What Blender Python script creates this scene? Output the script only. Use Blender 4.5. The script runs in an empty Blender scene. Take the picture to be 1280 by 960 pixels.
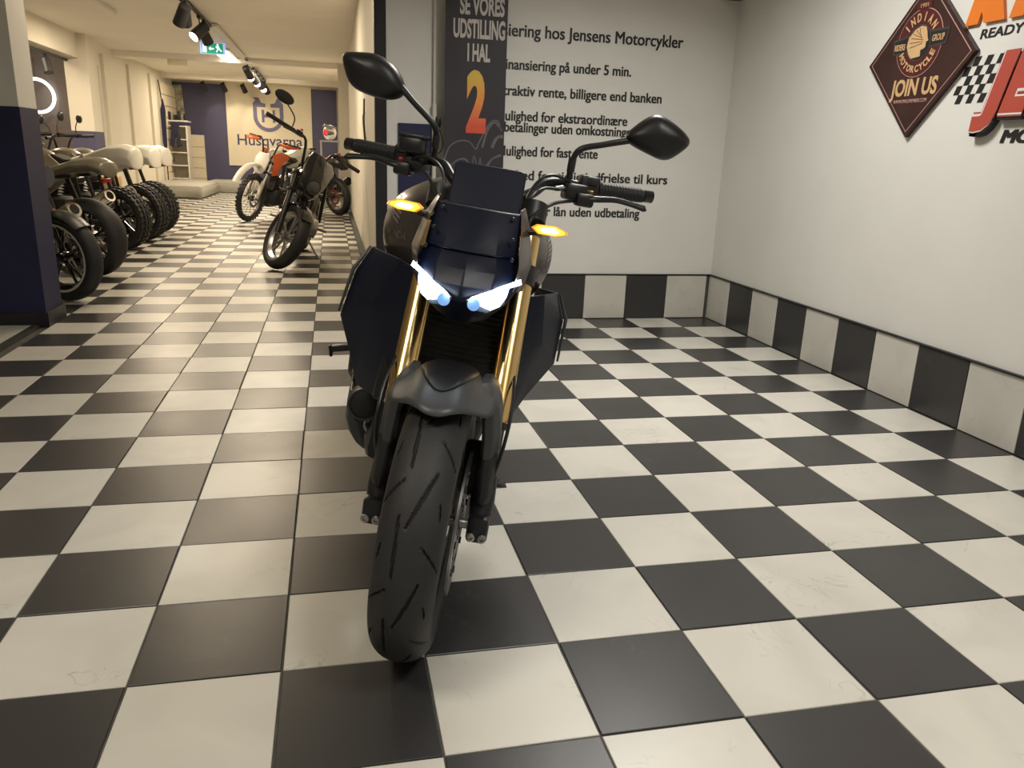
import bpy, bmesh, math, random
from mathutils import Vector, Matrix
from mathutils.bvhtree import BVHTree
random.seed(7)
PI = math.pi
SC = bpy.context.scene
COL = SC.collection

# ---------------------------------------------------------------- camera, world, lights, exposure
YAW, PITCH, ROLL, FPX = 0.228988, -0.281206, 0.0378577, 979.267
CAM = Vector((-0.172067, -1.469742, 1.047661))
_cy, _sy, _cp, _sp = math.cos(YAW), math.sin(YAW), math.cos(PITCH), math.sin(PITCH)
FW = Vector((_sy*_cp, _cy*_cp, _sp))
_r = Vector((_cy, -_sy, 0)); _u = _r.cross(FW)
RT = math.cos(ROLL)*_r + math.sin(ROLL)*_u
UP = -math.sin(ROLL)*_r + math.cos(ROLL)*_u
cam_data = bpy.data.cameras.new('camera'); cam = bpy.data.objects.new('camera', cam_data); COL.objects.link(cam)
cam_data.sensor_width = 36; cam_data.lens = FPX*36/1280; cam_data.clip_start = 0.02
cam.matrix_world = Matrix(((RT.x, UP.x, -FW.x, CAM.x), (RT.y, UP.y, -FW.y, CAM.y), (RT.z, UP.z, -FW.z, CAM.z), (0, 0, 0, 1)))
SC.camera = cam
def project(p):
    d = Vector(p)-CAM; z = d.dot(FW)
    return (640+FPX*d.dot(RT)/z, 480-FPX*d.dot(UP)/z, z)

world = bpy.data.worlds.new('world'); SC.world = world; world.use_nodes = True
world.node_tree.nodes['Background'].inputs[0].default_value = (0.55, 0.58, 0.62, 1)
world.node_tree.nodes['Background'].inputs[1].default_value = 0.05
SC.view_settings.view_transform = 'Standard'; SC.view_settings.look = 'None'
SC.view_settings.exposure = 0.0; SC.view_settings.gamma = 1; SC.view_settings.use_curve_mapping = False

def area(name, loc, sx, sy, power, col, rot=(0, 0, 0), spread=PI):
    l = bpy.data.lights.new(name, 'AREA'); l.shape = 'RECTANGLE'; l.size = sx; l.size_y = sy
    l.energy = power; l.color = col; l.spread = spread
    o = bpy.data.objects.new(name, l); COL.objects.link(o); o.location = loc; o.rotation_euler = rot
    return o
NEUTRAL = (1.0, 0.965, 0.90); WARM = (1.0, 0.82, 0.59)
# ceiling panels of the front room (all above the frame) and fill lights, without fixtures, of the long hall
PANELS = [(1.2, 1.7, 45, NEUTRAL), (0.9, -1.5, 30, NEUTRAL), (-1.3, -1.0, 25, (1, 0.91, 0.76))]
for x, y, pw, c in PANELS: area('ceiling_panel_light', (x, y, 2.555), 0.58, 0.58, pw, c, spread=math.radians(150))
HALL = [(-1.2, 4.6, 25), (-1.0, 7.6, 68), (-2.6, 10.8, 88), (-1.0, 15.6, 100), (-2.6, 17.6, 56), (-4.5, 10.8, 40)]  # fill lights; the last is added in the window bay to brighten its glass
for x, y, pw in HALL: area('hall_fill_light', (x, y, 2.555), 0.5, 1.1, pw, WARM)

# ---------------------------------------------------------------- helpers
def setp(o, label=None, cat=None, group=None, kind=None):
    if label: o['label'] = label
    if cat: o['category'] = cat
    if group: o['group'] = group
    if kind: o['kind'] = kind
    return o
def thing(name, label, cat, loc=(0, 0, 0), rotz=0, group=None):
    o = bpy.data.objects.new(name, None); COL.objects.link(o); o.empty_display_size = 0.1
    o.location = loc; o.rotation_euler = (0, 0, rotz)
    return setp(o, label, cat, group)

def catmull(pts, n=6):
    P = [Vector(p) for p in pts]
    if len(P) < 3: return P
    out = []
    for i in range(len(P)-1):
        p0 = P[i-1] if i else 2*P[0]-P[1]; p1 = P[i]; p2 = P[i+1]; p3 = P[i+2] if i+2 < len(P) else 2*P[-1]-P[-2]
        for k in range(n):
            t = k/n
            out.append(0.5*((2*p1)+(p2-p0)*t+(2*p0-5*p1+4*p2-p3)*t*t+(3*p1-p0-3*p2+p3)*t**3))
    out.append(P[-1]); return out

class MB:
    def __init__(s): s.v = []; s.f = []; s.m = []; s.mi = 0; s.T = None
    def add(s, vs, fs):
        o = len(s.v)
        s.v += [tuple(s.T @ Vector(v)) if s.T else tuple(v) for v in vs]
        s.f += [tuple(i+o for i in f) for f in fs]; s.m += [s.mi]*len(fs); return s
    def box(s, c, d, R=None, ch=0.0):
        hx, hy, hz = d[0]/2, d[1]/2, d[2]/2; c = Vector(c)
        vs = []
        if ch <= 0:
            for x in (-hx, hx):
                for y in (-hy, hy):
                    for z in (-hz, hz): vs.append(Vector((x, y, z)))
            fs = [(0, 1, 3, 2), (4, 6, 7, 5), (0, 4, 5, 1), (2, 3, 7, 6), (0, 2, 6, 4), (1, 5, 7, 3)]
        else:
            ch = min(ch, hx*.9, hy*.9, hz*.9)
            bm = bmesh.new(); bmesh.ops.create_cube(bm, size=1)
            for v in bm.verts: v.co = Vector((v.co.x*2*hx, v.co.y*2*hy, v.co.z*2*hz))
            bmesh.ops.bevel(bm, geom=list(bm.edges), offset=ch, segments=2, affect='EDGES', profile=0.5)
            vs = [v.co.copy() for v in bm.verts]; bm.verts.index_update(); fs = [tuple(v.index for v in f.verts) for f in bm.faces]; bm.free()
        if R: vs = [R @ v for v in vs]
        return s.add([v+c for v in vs], fs)
    def tube(s, pts, r, n=12, cap=True, smooth=0, flat=1.0):
        P = catmull(pts, smooth) if smooth else [Vector(p) for p in pts]
        m = len(P); vs = []; fs = []
        def rad(i):
            if isinstance(r, (int, float)): return r
            t = i/(m-1)*(len(r)-1); k = min(int(t), len(r)-2); return r[k]+(r[k+1]-r[k])*(t-k)
        t0 = (P[1]-P[0]).normalized(); a = t0.orthogonal().normalized()
        for i in range(m):
            t = ((P[min(i+1, m-1)]-P[max(i-1, 0)])).normalized()
            a = (a-t*a.dot(t)).normalized(); b = t.cross(a)
            for k in range(n):
                an = 2*PI*k/n; vs.append(P[i]+a*math.cos(an)*rad(i)+b*math.sin(an)*rad(i)*flat)
        for i in range(m-1):
            for k in range(n):
                fs.append((i*n+k, i*n+(k+1) % n, (i+1)*n+(k+1) % n, (i+1)*n+k))
        if cap: fs.append(tuple(reversed(range(n)))); fs.append(tuple((m-1)*n+k for k in range(n)))
        return s.add(vs, fs)
    def lathe(s, prof, c, axis='X', n=48, a0=0.0, a1=2*PI, closed=False):
        # prof: list of (along, radius); about axis through c; closed joins profile end to start
        c = Vector(c); full = abs(a1-a0-2*PI) < 1e-6; N = n if full else n+1; vs = []; fs = []; L = len(prof)
        for i in range(N):
            an = a0+(a1-a0)*i/n; ca, sa = math.cos(an), math.sin(an)
            for (h, r) in prof:
                if axis == 'X': vs.append(c+Vector((h, -r*ca, r*sa)))
                elif axis == 'Y': vs.append(c+Vector((r*ca, h, r*sa)))
                else: vs.append(c+Vector((r*ca, r*sa, h)))
        for i in range(n):
            j = (i+1) % N
            for k in range(L if closed else L-1):
                k2 = (k+1) % L; fs.append((i*L+k, i*L+k2, j*L+k2, j*L+k))
        return s.add(vs, fs)
    def cyl(s, p0, p1, r0, r1=None, n=20):
        return s.tube([p0, p1], [r0, r0 if r1 is None else r1], n)
    def ell(s, c, d, n=16, m=10, R=None):
        c = Vector(c); vs = []; fs = []
        for i in range(m+1):
            th = PI*i/m
            for k in range(n):
                ph = 2*PI*k/n; v = Vector((d[0]*math.sin(th)*math.cos(ph), d[1]*math.sin(th)*math.sin(ph), d[2]*math.cos(th)))
                vs.append((R @ v if R else v)+c)
        for i in range(m):
            for k in range(n): fs.append((i*n+k, (i+1)*n+k, (i+1)*n+(k+1) % n, i*n+(k+1) % n))
        return s.add(vs, fs)
    def loft(s, secs, cap=True):
        n = len(secs[0]); vs = [p for q in secs for p in q]; fs = []
        for i in range(len(secs)-1):
            for k in range(n): fs.append((i*n+k, i*n+(k+1) % n, (i+1)*n+(k+1) % n, (i+1)*n+k))
        if cap: fs.append(tuple(reversed(range(n)))); fs.append(tuple((len(secs)-1)*n+k for k in range(n)))
        return s.add(vs, fs)
    def prism(s, poly, fr, depth):
        # poly in (u,v); fr=(origin,U,V); extruded by depth along -(UxV) so that front face sits at origin plane + depth/2..
        o, U, V = [Vector(a) for a in fr]; N = U.cross(V).normalized()
        n = len(poly); vs = [o+U*a+V*b for a, b in poly]+[o+U*a+V*b+N*depth for a, b in poly]
        fs = [tuple(reversed(range(n))), tuple(range(n, 2*n))]+[(k, (k+1) % n, n+(k+1) % n, n+k) for k in range(n)]
        return s.add(vs, fs)
    def build(s, name, mat, parent=None, smooth=True, bevel=0.0, sub=0, solid=0.0, M=None, label=None, ang=40):
        me = bpy.data.meshes.new(name); me.from_pydata(s.v, [], s.f); me.validate()
        mats = mat if isinstance(mat, (list, tuple)) else [mat]
        for m in mats: me.materials.append(m)
        if len(mats) > 1:
            for p, i in zip(me.polygons, s.m): p.material_index = i
        bm = bmesh.new(); bm.from_mesh(me); bmesh.ops.remove_doubles(bm, verts=bm.verts, dist=1e-6); bmesh.ops.recalc_face_normals(bm, faces=bm.faces); bm.to_mesh(me); bm.free()
        if smooth:
            me.polygons.foreach_set('use_smooth', [True]*len(me.polygons))
            me.set_sharp_from_angle(angle=math.radians(ang))
        o = bpy.data.objects.new(name, me); COL.objects.link(o)
        if parent: o.parent = parent
        if M is not None: o.matrix_local = M
        if solid: md = o.modifiers.new('solid', 'SOLIDIFY'); md.thickness = solid; md.offset = -1
        if bevel:
            md = o.modifiers.new('bevel', 'BEVEL'); md.width = bevel; md.segments = 2; md.limit_method = 'ANGLE'; md.angle_limit = math.radians(30)
        if sub: md = o.modifiers.new('sub', 'SUBSURF'); md.levels = sub; md.render_levels = sub
        if label: o['label'] = label
        return o

# ---------------------------------------------------------------- materials
def mat(name, col, rough=0.5, metal=0.0, noise=0.0, nscale=8.0, col2=None, bump=0.0, bscale=40.0, coat=0.0, emit=None, estr=0.0, spec=None, trans=0.0):
    m = bpy.data.materials.new(name); m.use_nodes = True; nt = m.node_tree; b = nt.nodes['Principled BSDF']
    b.inputs['Base Color'].default_value = (*col, 1); b.inputs['Roughness'].default_value = rough; b.inputs['Metallic'].default_value = metal
    if coat: b.inputs['Coat Weight'].default_value = coat; b.inputs['Coat Roughness'].default_value = 0.08
    if spec is not None: b.inputs['Specular IOR Level'].default_value = spec
    if trans: b.inputs['Transmission Weight'].default_value = trans
    tc = nt.nodes.new('ShaderNodeTexCoord')
    if noise or col2:
        nz = nt.nodes.new('ShaderNodeTexNoise'); nz.inputs['Scale'].default_value = nscale; nz.inputs['Detail'].default_value = 6
        nt.links.new(tc.outputs['Object'], nz.inputs['Vector'])
        mx = nt.nodes.new('ShaderNodeMix'); mx.data_type = 'RGBA'
        c2 = col2 or tuple(c*(1-noise) for c in col)
        mx.inputs[6].default_value = (*col, 1); mx.inputs[7].default_value = (*c2, 1)
        rp = nt.nodes.new('ShaderNodeMapRange'); rp.inputs[1].default_value = 0.35; rp.inputs[2].default_value = 0.7
        nt.links.new(nz.outputs['Fac'], rp.inputs[0]); nt.links.new(rp.outputs[0], mx.inputs[0]); nt.links.new(mx.outputs[2], b.inputs['Base Color'])
    if bump:
        nb = nt.nodes.new('ShaderNodeTexNoise'); nb.inputs['Scale'].default_value = bscale; nb.inputs['Detail'].default_value = 4
        nt.links.new(tc.outputs['Object'], nb.inputs['Vector'])
        bp = nt.nodes.new('ShaderNodeBump'); bp.inputs['Strength'].default_value = bump; bp.inputs['Distance'].default_value = 0.002
        nt.links.new(nb.outputs['Fac'], bp.inputs['Height']); nt.links.new(bp.outputs[0], b.inputs['Normal'])
    if emit: b.inputs['Emission Color'].default_value = (*emit, 1); b.inputs['Emission Strength'].default_value = estr
    return m

def tile_mat(name, base, vein, rough, dark=False):
    """glazed tile: every tile shifts the pattern (Object Info random), faint veins and scuffs"""
    m = bpy.data.materials.new(name); m.use_nodes = True; nt = m.node_tree; N = nt.nodes; L = nt.links; b = N['Principled BSDF']
    geo = N.new('ShaderNodeNewGeometry'); oi = N.new('ShaderNodeObjectInfo')
    off = N.new('ShaderNodeVectorMath'); off.operation = 'SCALE'; off.inputs[0].default_value = (7, 13, 5)
    L.new(oi.outputs['Random'], off.inputs['Scale'])
    ad = N.new('ShaderNodeVectorMath'); L.new(geo.outputs['Position'], ad.inputs[0]); L.new(off.outputs[0], ad.inputs[1])
    n1 = N.new('ShaderNodeTexNoise'); n1.inputs['Scale'].default_value = 3.5; n1.inputs['Detail'].default_value = 5; n1.inputs['Distortion'].default_value = 0.8; L.new(ad.outputs[0], n1.inputs['Vector'])
    r1 = N.new('ShaderNodeMapRange'); r1.inputs[1].default_value = 0.4; r1.inputs[2].default_value = 0.75; L.new(n1.outputs['Fac'], r1.inputs[0])
    # thin scuff veins: |noise-0.5| small, masked by a second noise
    n2 = N.new('ShaderNodeTexNoise'); n2.inputs['Scale'].default_value = 6; n2.inputs['Detail'].default_value = 3; n2.inputs['Distortion'].default_value = 1.6; L.new(ad.outputs[0], n2.inputs['Vector'])
    s = N.new('ShaderNodeMath'); s.operation = 'SUBTRACT'; s.inputs[1].default_value = 0.5; L.new(n2.outputs['Fac'], s.inputs[0])
    a = N.new('ShaderNodeMath'); a.operation = 'ABSOLUTE'; L.new(s.outputs[0], a.inputs[0])
    r2 = N.new('ShaderNodeMapRange'); r2.inputs[1].default_value = 0.0; r2.inputs[2].default_value = 0.012; r2.inputs[3].default_value = 1; r2.inputs[4].default_value = 0; L.new(a.outputs[0], r2.inputs[0])
    n3 = N.new('ShaderNodeTexNoise'); n3.inputs['Scale'].default_value = 5; n3.inputs['Detail'].default_value = 2; L.new(ad.outputs[0], n3.inputs['Vector'])
    r3 = N.new('ShaderNodeMapRange'); r3.inputs[1].default_value = 0.56; r3.inputs[2].default_value = 0.72; r3.inputs[4].default_value = 0.5; L.new(n3.outputs['Fac'], r3.inputs[0])
    mu = N.new('ShaderNodeMath'); mu.operation = 'MULTIPLY'; L.new(r2.outputs[0], mu.inputs[0]); L.new(r3.outputs[0], mu.inputs[1])
    mx = N.new('ShaderNodeMix'); mx.data_type = 'RGBA'; mx.inputs[6].default_value = (*base, 1); mx.inputs[7].default_value = (*[c*0.86 for c in base], 1); L.new(r1.outputs[0], mx.inputs[0])
    m2 = N.new('ShaderNodeMix'); m2.data_type = 'RGBA'; m2.inputs[7].default_value = (*vein, 1); L.new(mx.outputs[2], m2.inputs[6]); L.new(mu.outputs[0], m2.inputs[0])
    L.new(m2.outputs[2], b.inputs['Base Color'])
    rr = N.new('ShaderNodeMapRange'); rr.inputs[3].default_value = rough; rr.inputs[4].default_value = rough+0.12; L.new(n1.outputs['Fac'], rr.inputs[0]); L.new(rr.outputs[0], b.inputs['Roughness'])
    return m

M = dict(
 tile_w=tile_mat('glazed_white_tile', (0.61, 0.59, 0.53), (0.20, 0.19, 0.18), 0.30),
 tile_d=tile_mat('glazed_dark_tile', (0.036, 0.035, 0.036), (0.09, 0.09, 0.09), 0.27, True),
 grout=mat('grey_grout', (0.085, 0.08, 0.068), 0.9, noise=0.4, nscale=20),
 wall=mat('white_wall_paint', (0.72, 0.71, 0.67), 0.72, noise=0.05, nscale=2.5, bump=0.05, bscale=60),
 wallw=mat('cream_wall_paint', (0.70, 0.66, 0.56), 0.75, noise=0.05, nscale=2, bump=0.05),
 ceil=mat('ceiling_paint', (0.84, 0.79, 0.70), 0.85, noise=0.05, nscale=1.5),
 navy=mat('navy_wall_paint', (0.010, 0.012, 0.060), 0.6, noise=0.08, nscale=3),
 navyb=mat('dusty_blue_wall_paint', (0.072, 0.070, 0.145), 0.6, noise=0.10, nscale=2),
 blacktrim=mat('black_trim_paint', (0.012, 0.011, 0.016), 0.45, noise=0.2),
 wood=mat('dark_skirting_wood', (0.06, 0.045, 0.04), 0.5, noise=0.3, nscale=12),
 rubber=mat('tyre_rubber', (0.022, 0.022, 0.024), 0.60, noise=0.2, nscale=14, bump=0.25, bscale=220),
 groove=mat('tyre_groove_rubber', (0.006, 0.006, 0.007), 0.8, noise=0.2),
 gold=mat('gold_anodised_metal', (0.80, 0.56, 0.24), 0.20, 1.0, noise=0.06, nscale=30),
 golddim=mat('bronze_wheel_paint', (0.42, 0.27, 0.08), 0.35, 0.9, noise=0.1),
 chrome=mat('polished_chrome', (0.80, 0.79, 0.77), 0.14, 1.0, noise=0.05),
 steel=mat('brushed_steel', (0.42, 0.42, 0.43), 0.32, 1.0, noise=0.15, nscale=40),
 darkmetal=mat('dark_cast_metal', (0.045, 0.045, 0.048), 0.42, 0.6, noise=0.2, nscale=20, bump=0.1, bscale=120),
 black=mat('satin_black_plastic', (0.012, 0.012, 0.014), 0.38, noise=0.2, nscale=15),
 blackm=mat('matt_black_plastic', (0.016, 0.016, 0.018), 0.55, noise=0.2, nscale=15, bump=0.1, bscale=300),
 gloss=mat('gloss_black_paint', (0.008, 0.008, 0.011), 0.16, coat=0.6, noise=0.2),
 fender=mat('satin_graphite_paint', (0.060, 0.064, 0.070), 0.42, 0.2, noise=0.08, nscale=10),
 tank=mat('pearl_graphite_paint', (0.075, 0.065, 0.060), 0.30, 0.35, noise=0.08, coat=0.4),
 flareblack=mat('flare_tinted_black_plastic', (0.006, 0.009, 0.024), 0.38, noise=0.2, nscale=10, spec=0.3),  # slight blue of lens flare haze put into the black plastic's colour
 glass=mat('dark_lens_glass', (0.05, 0.06, 0.08), 0.06, noise=0.1, coat=1.0),
 screen=mat('dark_screen_glass', (0.006, 0.007, 0.012), 0.12, noise=0.1),
 led=mat('white_headlight_led', (1, 1, 1), 0.3, emit=(0.78, 0.90, 1.0), estr=16, noise=0.02),
 ledd=mat('blue_white_projector_glass', (0.25, 0.45, 0.8), 0.1, emit=(0.20, 0.45, 1.0), estr=0.6, noise=0.3, nscale=60),
 amber=mat('amber_indicator_led', (1, 0.5, 0.05), 0.3, emit=(1.0, 0.50, 0.04), estr=2.4, noise=0.02),
 ambercore=mat('hot_indicator_bulb', (1, .8, .4), 0.3, emit=(1.0, 0.78, 0.35), estr=9, noise=0.02),
 amberl=mat('amber_lens', (0.8, 0.33, 0.03), 0.2, emit=(1.0, 0.36, 0.01), estr=0.7, noise=0.1),
 silver=mat('silver_decal', (0.42, 0.40, 0.40), 0.35, 0.6, noise=0.1),
 white=mat('white_plastic', (0.68, 0.66, 0.60), 0.4, noise=0.06),
 orange=mat('orange_plastic', (0.75, 0.13, 0.02), 0.4, noise=0.08),
 red=mat('red_plastic', (0.55, 0.02, 0.04), 0.4, noise=0.08),
 reddisc=mat('reddish_hub_paint', (0.34, 0.09, 0.05), 0.5, 0.1, noise=0.2),
 seat=mat('black_seat_vinyl', (0.014, 0.013, 0.013), 0.6, noise=0.2, bump=0.3, bscale=200),
 olive=mat('olive_grey_paint', (0.20, 0.185, 0.14), 0.35, 0.2, noise=0.1, coat=0.3),
 cream=mat('cream_side_panel', (0.50, 0.46, 0.36), 0.4, noise=0.2, nscale=30),
 print_k=mat('black_vinyl_lettering', (0.014, 0.013, 0.013), 0.5, noise=0.1),
 banner=mat('dark_banner_fabric', (0.026, 0.022, 0.030), 0.6, noise=0.35, nscale=3),
 bannerw=mat('light_banner_print', (0.52, 0.48, 0.45), 0.6, noise=0.1),
 bannerg=mat('grey_banner_print', (0.13, 0.12, 0.13), 0.6, noise=0.3, nscale=12),
 krom=mat('brown_sign_panel', (0.050, 0.018, 0.016), 0.4, noise=0.45, nscale=6),
 maroon=mat('maroon_sign_print', (0.085, 0.012, 0.014), 0.45, noise=0.1),
 tan=mat('tan_sign_print', (0.62, 0.40, 0.20), 0.45, noise=0.1),
 pink=mat('pale_border_print', (0.55, 0.33, 0.28), 0.45, noise=0.1),
 ored=mat('brick_red_sign_face', (0.46, 0.075, 0.05), 0.45, noise=0.08),
 ktmo=mat('orange_sign_face', (0.78, 0.20, 0.02), 0.4, noise=0.06),
 wprint=mat('white_sign_print', (0.75, 0.72, 0.70), 0.45, noise=0.05),
 logob=mat('blue_grey_logo_print', (0.15, 0.145, 0.27), 0.6, noise=0.1),
 logot=mat('navy_logo_text', (0.06, 0.055, 0.16), 0.6, noise=0.1),
 poster=mat('cream_poster_board', (0.74, 0.67, 0.52), 0.7, noise=0.04),
 plinth=mat('grey_plinth_paint', (0.38, 0.37, 0.33), 0.6, noise=0.1, nscale=3),
 window=mat('night_window_glass', (0.30, 0.265, 0.25), 0.22, noise=0.3, nscale=1.5),
 tube=mat('lit_lamp_tube', (1, 1, 1), 0.3, emit=(1.0, 0.88, 0.68), estr=10, noise=0.02),
 ring=mat('lit_ring_tube', (1, 1, 1), 0.3, emit=(1.0, 0.93, 0.82), estr=2.2, noise=0.02),
 spot=mat('lit_spot_lens', (1, 1, 1), 0.3, emit=(1.0, 0.95, 0.80), estr=14, noise=0.02),
 green=mat('green_sign_face', (0.01, 0.30, 0.16), 0.4, emit=(0.01, 0.34, 0.20), estr=0.55, noise=0.05),
 blue=mat('blue_lit_sign_edge', (0.3, 0.45, 0.9), 0.4, emit=(0.30, 0.42, 0.95), estr=0.9, noise=0.05),
 signw=mat('lit_white_pictogram', (0.9, 0.95, 1), 0.4, emit=(0.7, 0.8, 1), estr=0.9, noise=0.05),
 slab=mat('pale_threshold_floor', (0.50, 0.50, 0.45), 0.5, noise=0.1, nscale=4),
 alu=mat('aluminium_edge', (0.16, 0.17, 0.16), 0.35, 0.8, noise=0.1),
 plants=mat('green_poster_print', (0.16, 0.16, 0.09), 0.6, noise=0.6, nscale=8, col2=(0.5, 0.47, 0.36)),
 card=mat('brown_cardboard', (0.42, 0.26, 0.12), 0.8, noise=0.1),
 denim=mat('dark_navy_cloth', (0.02, 0.02, 0.05), 0.85, noise=0.3, bump=0.3),
 brown=mat('brown_leather_grip', (0.09, 0.045, 0.02), 0.5, noise=0.2),
)
def grad_mat():
    m = bpy.data.materials.new('yellow_to_red_print'); m.use_nodes = True; nt = m.node_tree; b = nt.nodes['Principled BSDF']
    tc = nt.nodes.new('ShaderNodeTexCoord'); sp = nt.nodes.new('ShaderNodeSeparateXYZ'); cr = nt.nodes.new('ShaderNodeValToRGB')
    mr = nt.nodes.new('ShaderNodeMapRange'); mr.inputs[1].default_value = 1.205; mr.inputs[2].default_value = 1.54
    nt.links.new(tc.outputs['Object'], sp.inputs[0]); nt.links.new(sp.outputs['Z'], mr.inputs[0]); nt.links.new(mr.outputs[0], cr.inputs[0]); nt.links.new(cr.outputs[0], b.inputs['Base Color'])
    e = cr.color_ramp.elements; e[0].position = 0.05; e[0].color = (0.62, 0.08, 0.04, 1); e[1].position = 0.9; e[1].color = (0.62, 0.42, 0.06, 1)
    x = cr.color_ramp.elements.new(0.45); x.color = (0.75, 0.24, 0.05, 1); b.inputs['Roughness'].default_value = 0.6
    return m
M['grad'] = grad_mat()

# ---------------------------------------------------------------- text
def text_mesh(body, bold=0.0, ext=0.0):
    cu = bpy.data.curves.new('t', 'FONT'); cu.body = body; cu.size = 1; cu.offset = bold; cu.extrude = ext; cu.resolution_u = 4
    o = bpy.data.objects.new('t', cu); COL.objects.link(o)
    dg = bpy.context.evaluated_depsgraph_get(); me = bpy.data.meshes.new_from_object(o.evaluated_get(dg))
    COL.objects.unlink(o); bpy.data.objects.remove(o); bpy.data.curves.remove(cu)
    return me
def text_w(body, bold=0.0):
    me = text_mesh(body, bold); xs = [v.co.x for v in me.vertices]; w = (min(xs), max(xs)); bpy.data.meshes.remove(me); return w
def put_text(name, body, mat_, fr, x0, x1, base, height, bold=0.0, shear=0.0, depth=0.0015, parent=None, label=None, cap=True):
    """text fitted between x0..x1 of the frame; base = baseline v, height = cap height"""
    me = text_mesh(body, bold, 0.5); xs = [v.co.x for v in me.vertices]
    mc = text_mesh('H', bold, 0); ch = max(v.co.y for v in mc.vertices); bpy.data.meshes.remove(mc)
    a, b = min(xs), max(xs); sx = (x1-x0)/(b-a); sy = height/ch
    o, U, V = [Vector(q) for q in fr]; N = U.cross(V).normalized()
    for v in me.vertices:
        u = x0+(v.co.x-a)*sx; w = v.co.y*sy; u += shear*w
        v.co = o+U*u+V*(base+w)+N*((v.co.z+0.5)*depth)
    me.materials.clear(); me.materials.append(mat_); me.name = name
    ob = bpy.data.objects.new(name, me); COL.objects.link(ob)
    if parent: ob.parent = parent
    if label: ob['label'] = label
    return ob

def heavy(o, du, dv, dn):
    """thickens the strokes of a lettering mesh by overlaid shifted copies"""
    me = o.data; vs = [v.co.copy() for v in me.vertices]; fs = [tuple(p.vertices) for p in me.polygons]; V_, F_ = [], []
    for k, (i, j) in enumerate(((0, 0), (1, 0), (0, 1), (1, 1))):
        n0 = len(V_); V_ += [v+du*(i-.5)+dv*(j-.5)+dn*k for v in vs]; F_ += [tuple(q+n0 for q in f) for f in fs]
    m_ = me.materials[0]; nm = me.name; me2 = bpy.data.meshes.new(nm); me2.from_pydata(V_, [], F_); me2.materials.append(m_); o.data = me2

# ---------------------------------------------------------------- structure: floor with single tiles
T = 0.30
fl = MB(); fl.box((-1.0, 9.0, -0.053), (8.6, 25.6, 0.1))
floor = fl.build('floor', M['grout'], smooth=False); setp(floor, 'black and white chequered tile floor of the showroom', kind='structure')
def tile_mesh(s=0.2955, h=0.006, c=0.0012):
    a = s/2; b = a-c
    v = [(-a, -a, -h), (a, -a, -h), (a, a, -h), (-a, a, -h), (-a, -a, -c), (a, -a, -c), (a, a, -c), (-a, a, -c), (-b, -b, 0), (b, -b, 0), (b, b, 0), (-b, b, 0)]
    f = [(8, 9, 10, 11)]+[(i, (i+1) % 4, (i+1) % 4+4, i+4) for i in range(4)]+[(i+4, (i+1) % 4+4, (i+1) % 4+8, i+8) for i in range(4)]
    return v, f
tv, tf = tile_mesh()
tme = {}
for k in ('w', 'd'):
    me = bpy.data.meshes.new('floor_tile_'+k); me.from_pydata(tv, [], tf); me.materials.append(M['tile_'+k]); tme[k] = me
cells = []
for j in range(-11, 67):
    for i in range(-17, 8):
        if j >= 12 and i >= 1: continue
        if j < 12 and i < -6: continue
        cx, cy = (i+.5)*T, (j+.5)*T
        pts = [project((cx+a, cy+b, 0)) for a, b in ((-.15, -.15), (.15, -.15), (.15, .15), (-.15, .15))]
        if min(p[2] for p in pts) < 0.2: ar = 0
        else:
            xs = [min(max(p[0], 0), 1280) for p in pts]; ys = [min(max(p[1], 0), 960) for p in pts]
            ar = abs(sum(xs[k]*ys[(k+1) % 4]-xs[(k+1) % 4]*ys[k] for k in range(4)))/2
        cells.append((ar, i, j))
cells.sort(reverse=True)
far_mb = MB()
for n, (ar, i, j) in enumerate(cells):
    k = 'd' if (i+j) % 2 == 0 else 'w'; c = Vector(((i+.5)*T, (j+.5)*T, 0))
    if n < 300 and ar > 20:
        o = bpy.data.objects.new('tile', tme[k]); COL.objects.link(o); o.parent = floor
        o.location = c+Vector((random.uniform(-.0007, .0007), random.uniform(-.0007, .0007), random.uniform(-.0005, .0003)))
        o.rotation_euler = (random.uniform(-.001, .001), random.uniform(-.001, .001), random.uniform(-.003, .003))
    else:
        far_mb.mi = 0 if k == 'w' else 1; far_mb.add([Vector(v)+c for v in tv], tf)
o = far_mb.build('remaining_tiles', [M['tile_w'], M['tile_d']], floor, smooth=False); o['kind'] = 'stuff'

def wallbox(name, lo, hi, m, label=None, parent=None):
    b = MB(); b.box([(a+c)/2 for a, c in zip(lo, hi)], [c-a for a, c in zip(lo, hi)])
    o = b.build(name, m, parent, smooth=False)
    if not parent: setp(o, label, kind='structure')
    elif label: o['label'] = label
    return o
H = 2.6
wallbox('wall_right', (2.42, -3.8, -0.1), (2.6, 3.75, H), M['wall'])
wallbox('wall_back', (0.19, 3.61, -0.1), (2.42, 3.75, H), M['wall'])
wallbox('wall_hall_right', (0.15, 3.66, -0.1), (0.19, 20, H), M['wallw'])
wallbox('wall_hall_end', (-4.9, 20.0, -0.1), (0.25, 20.15, H), M['wallw'])
wallbox('wall_front', (-5.3, -3.85, -0.1), (2.6, -3.7, H), M['wallw'])
wallbox('wall_left', (-5.35, -3.8, -0.1), (-5.25, 20.1, H), M['wallw'])
wallbox('ceiling', (-5.35, -3.85, H), (2.6, 20.15, H+0.12), M['ceil'])
wallbox('trim_1', (0.095, 3.595, 0), (0.165, 3.67, H), M['blacktrim'], 'black painted post at the near end of the white partition wall')
wallbox('trim_2', (0.165, 3.60, 0), (0.205, 3.66, H), M['wall'], 'narrow white edge strip beside the black post')
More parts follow.
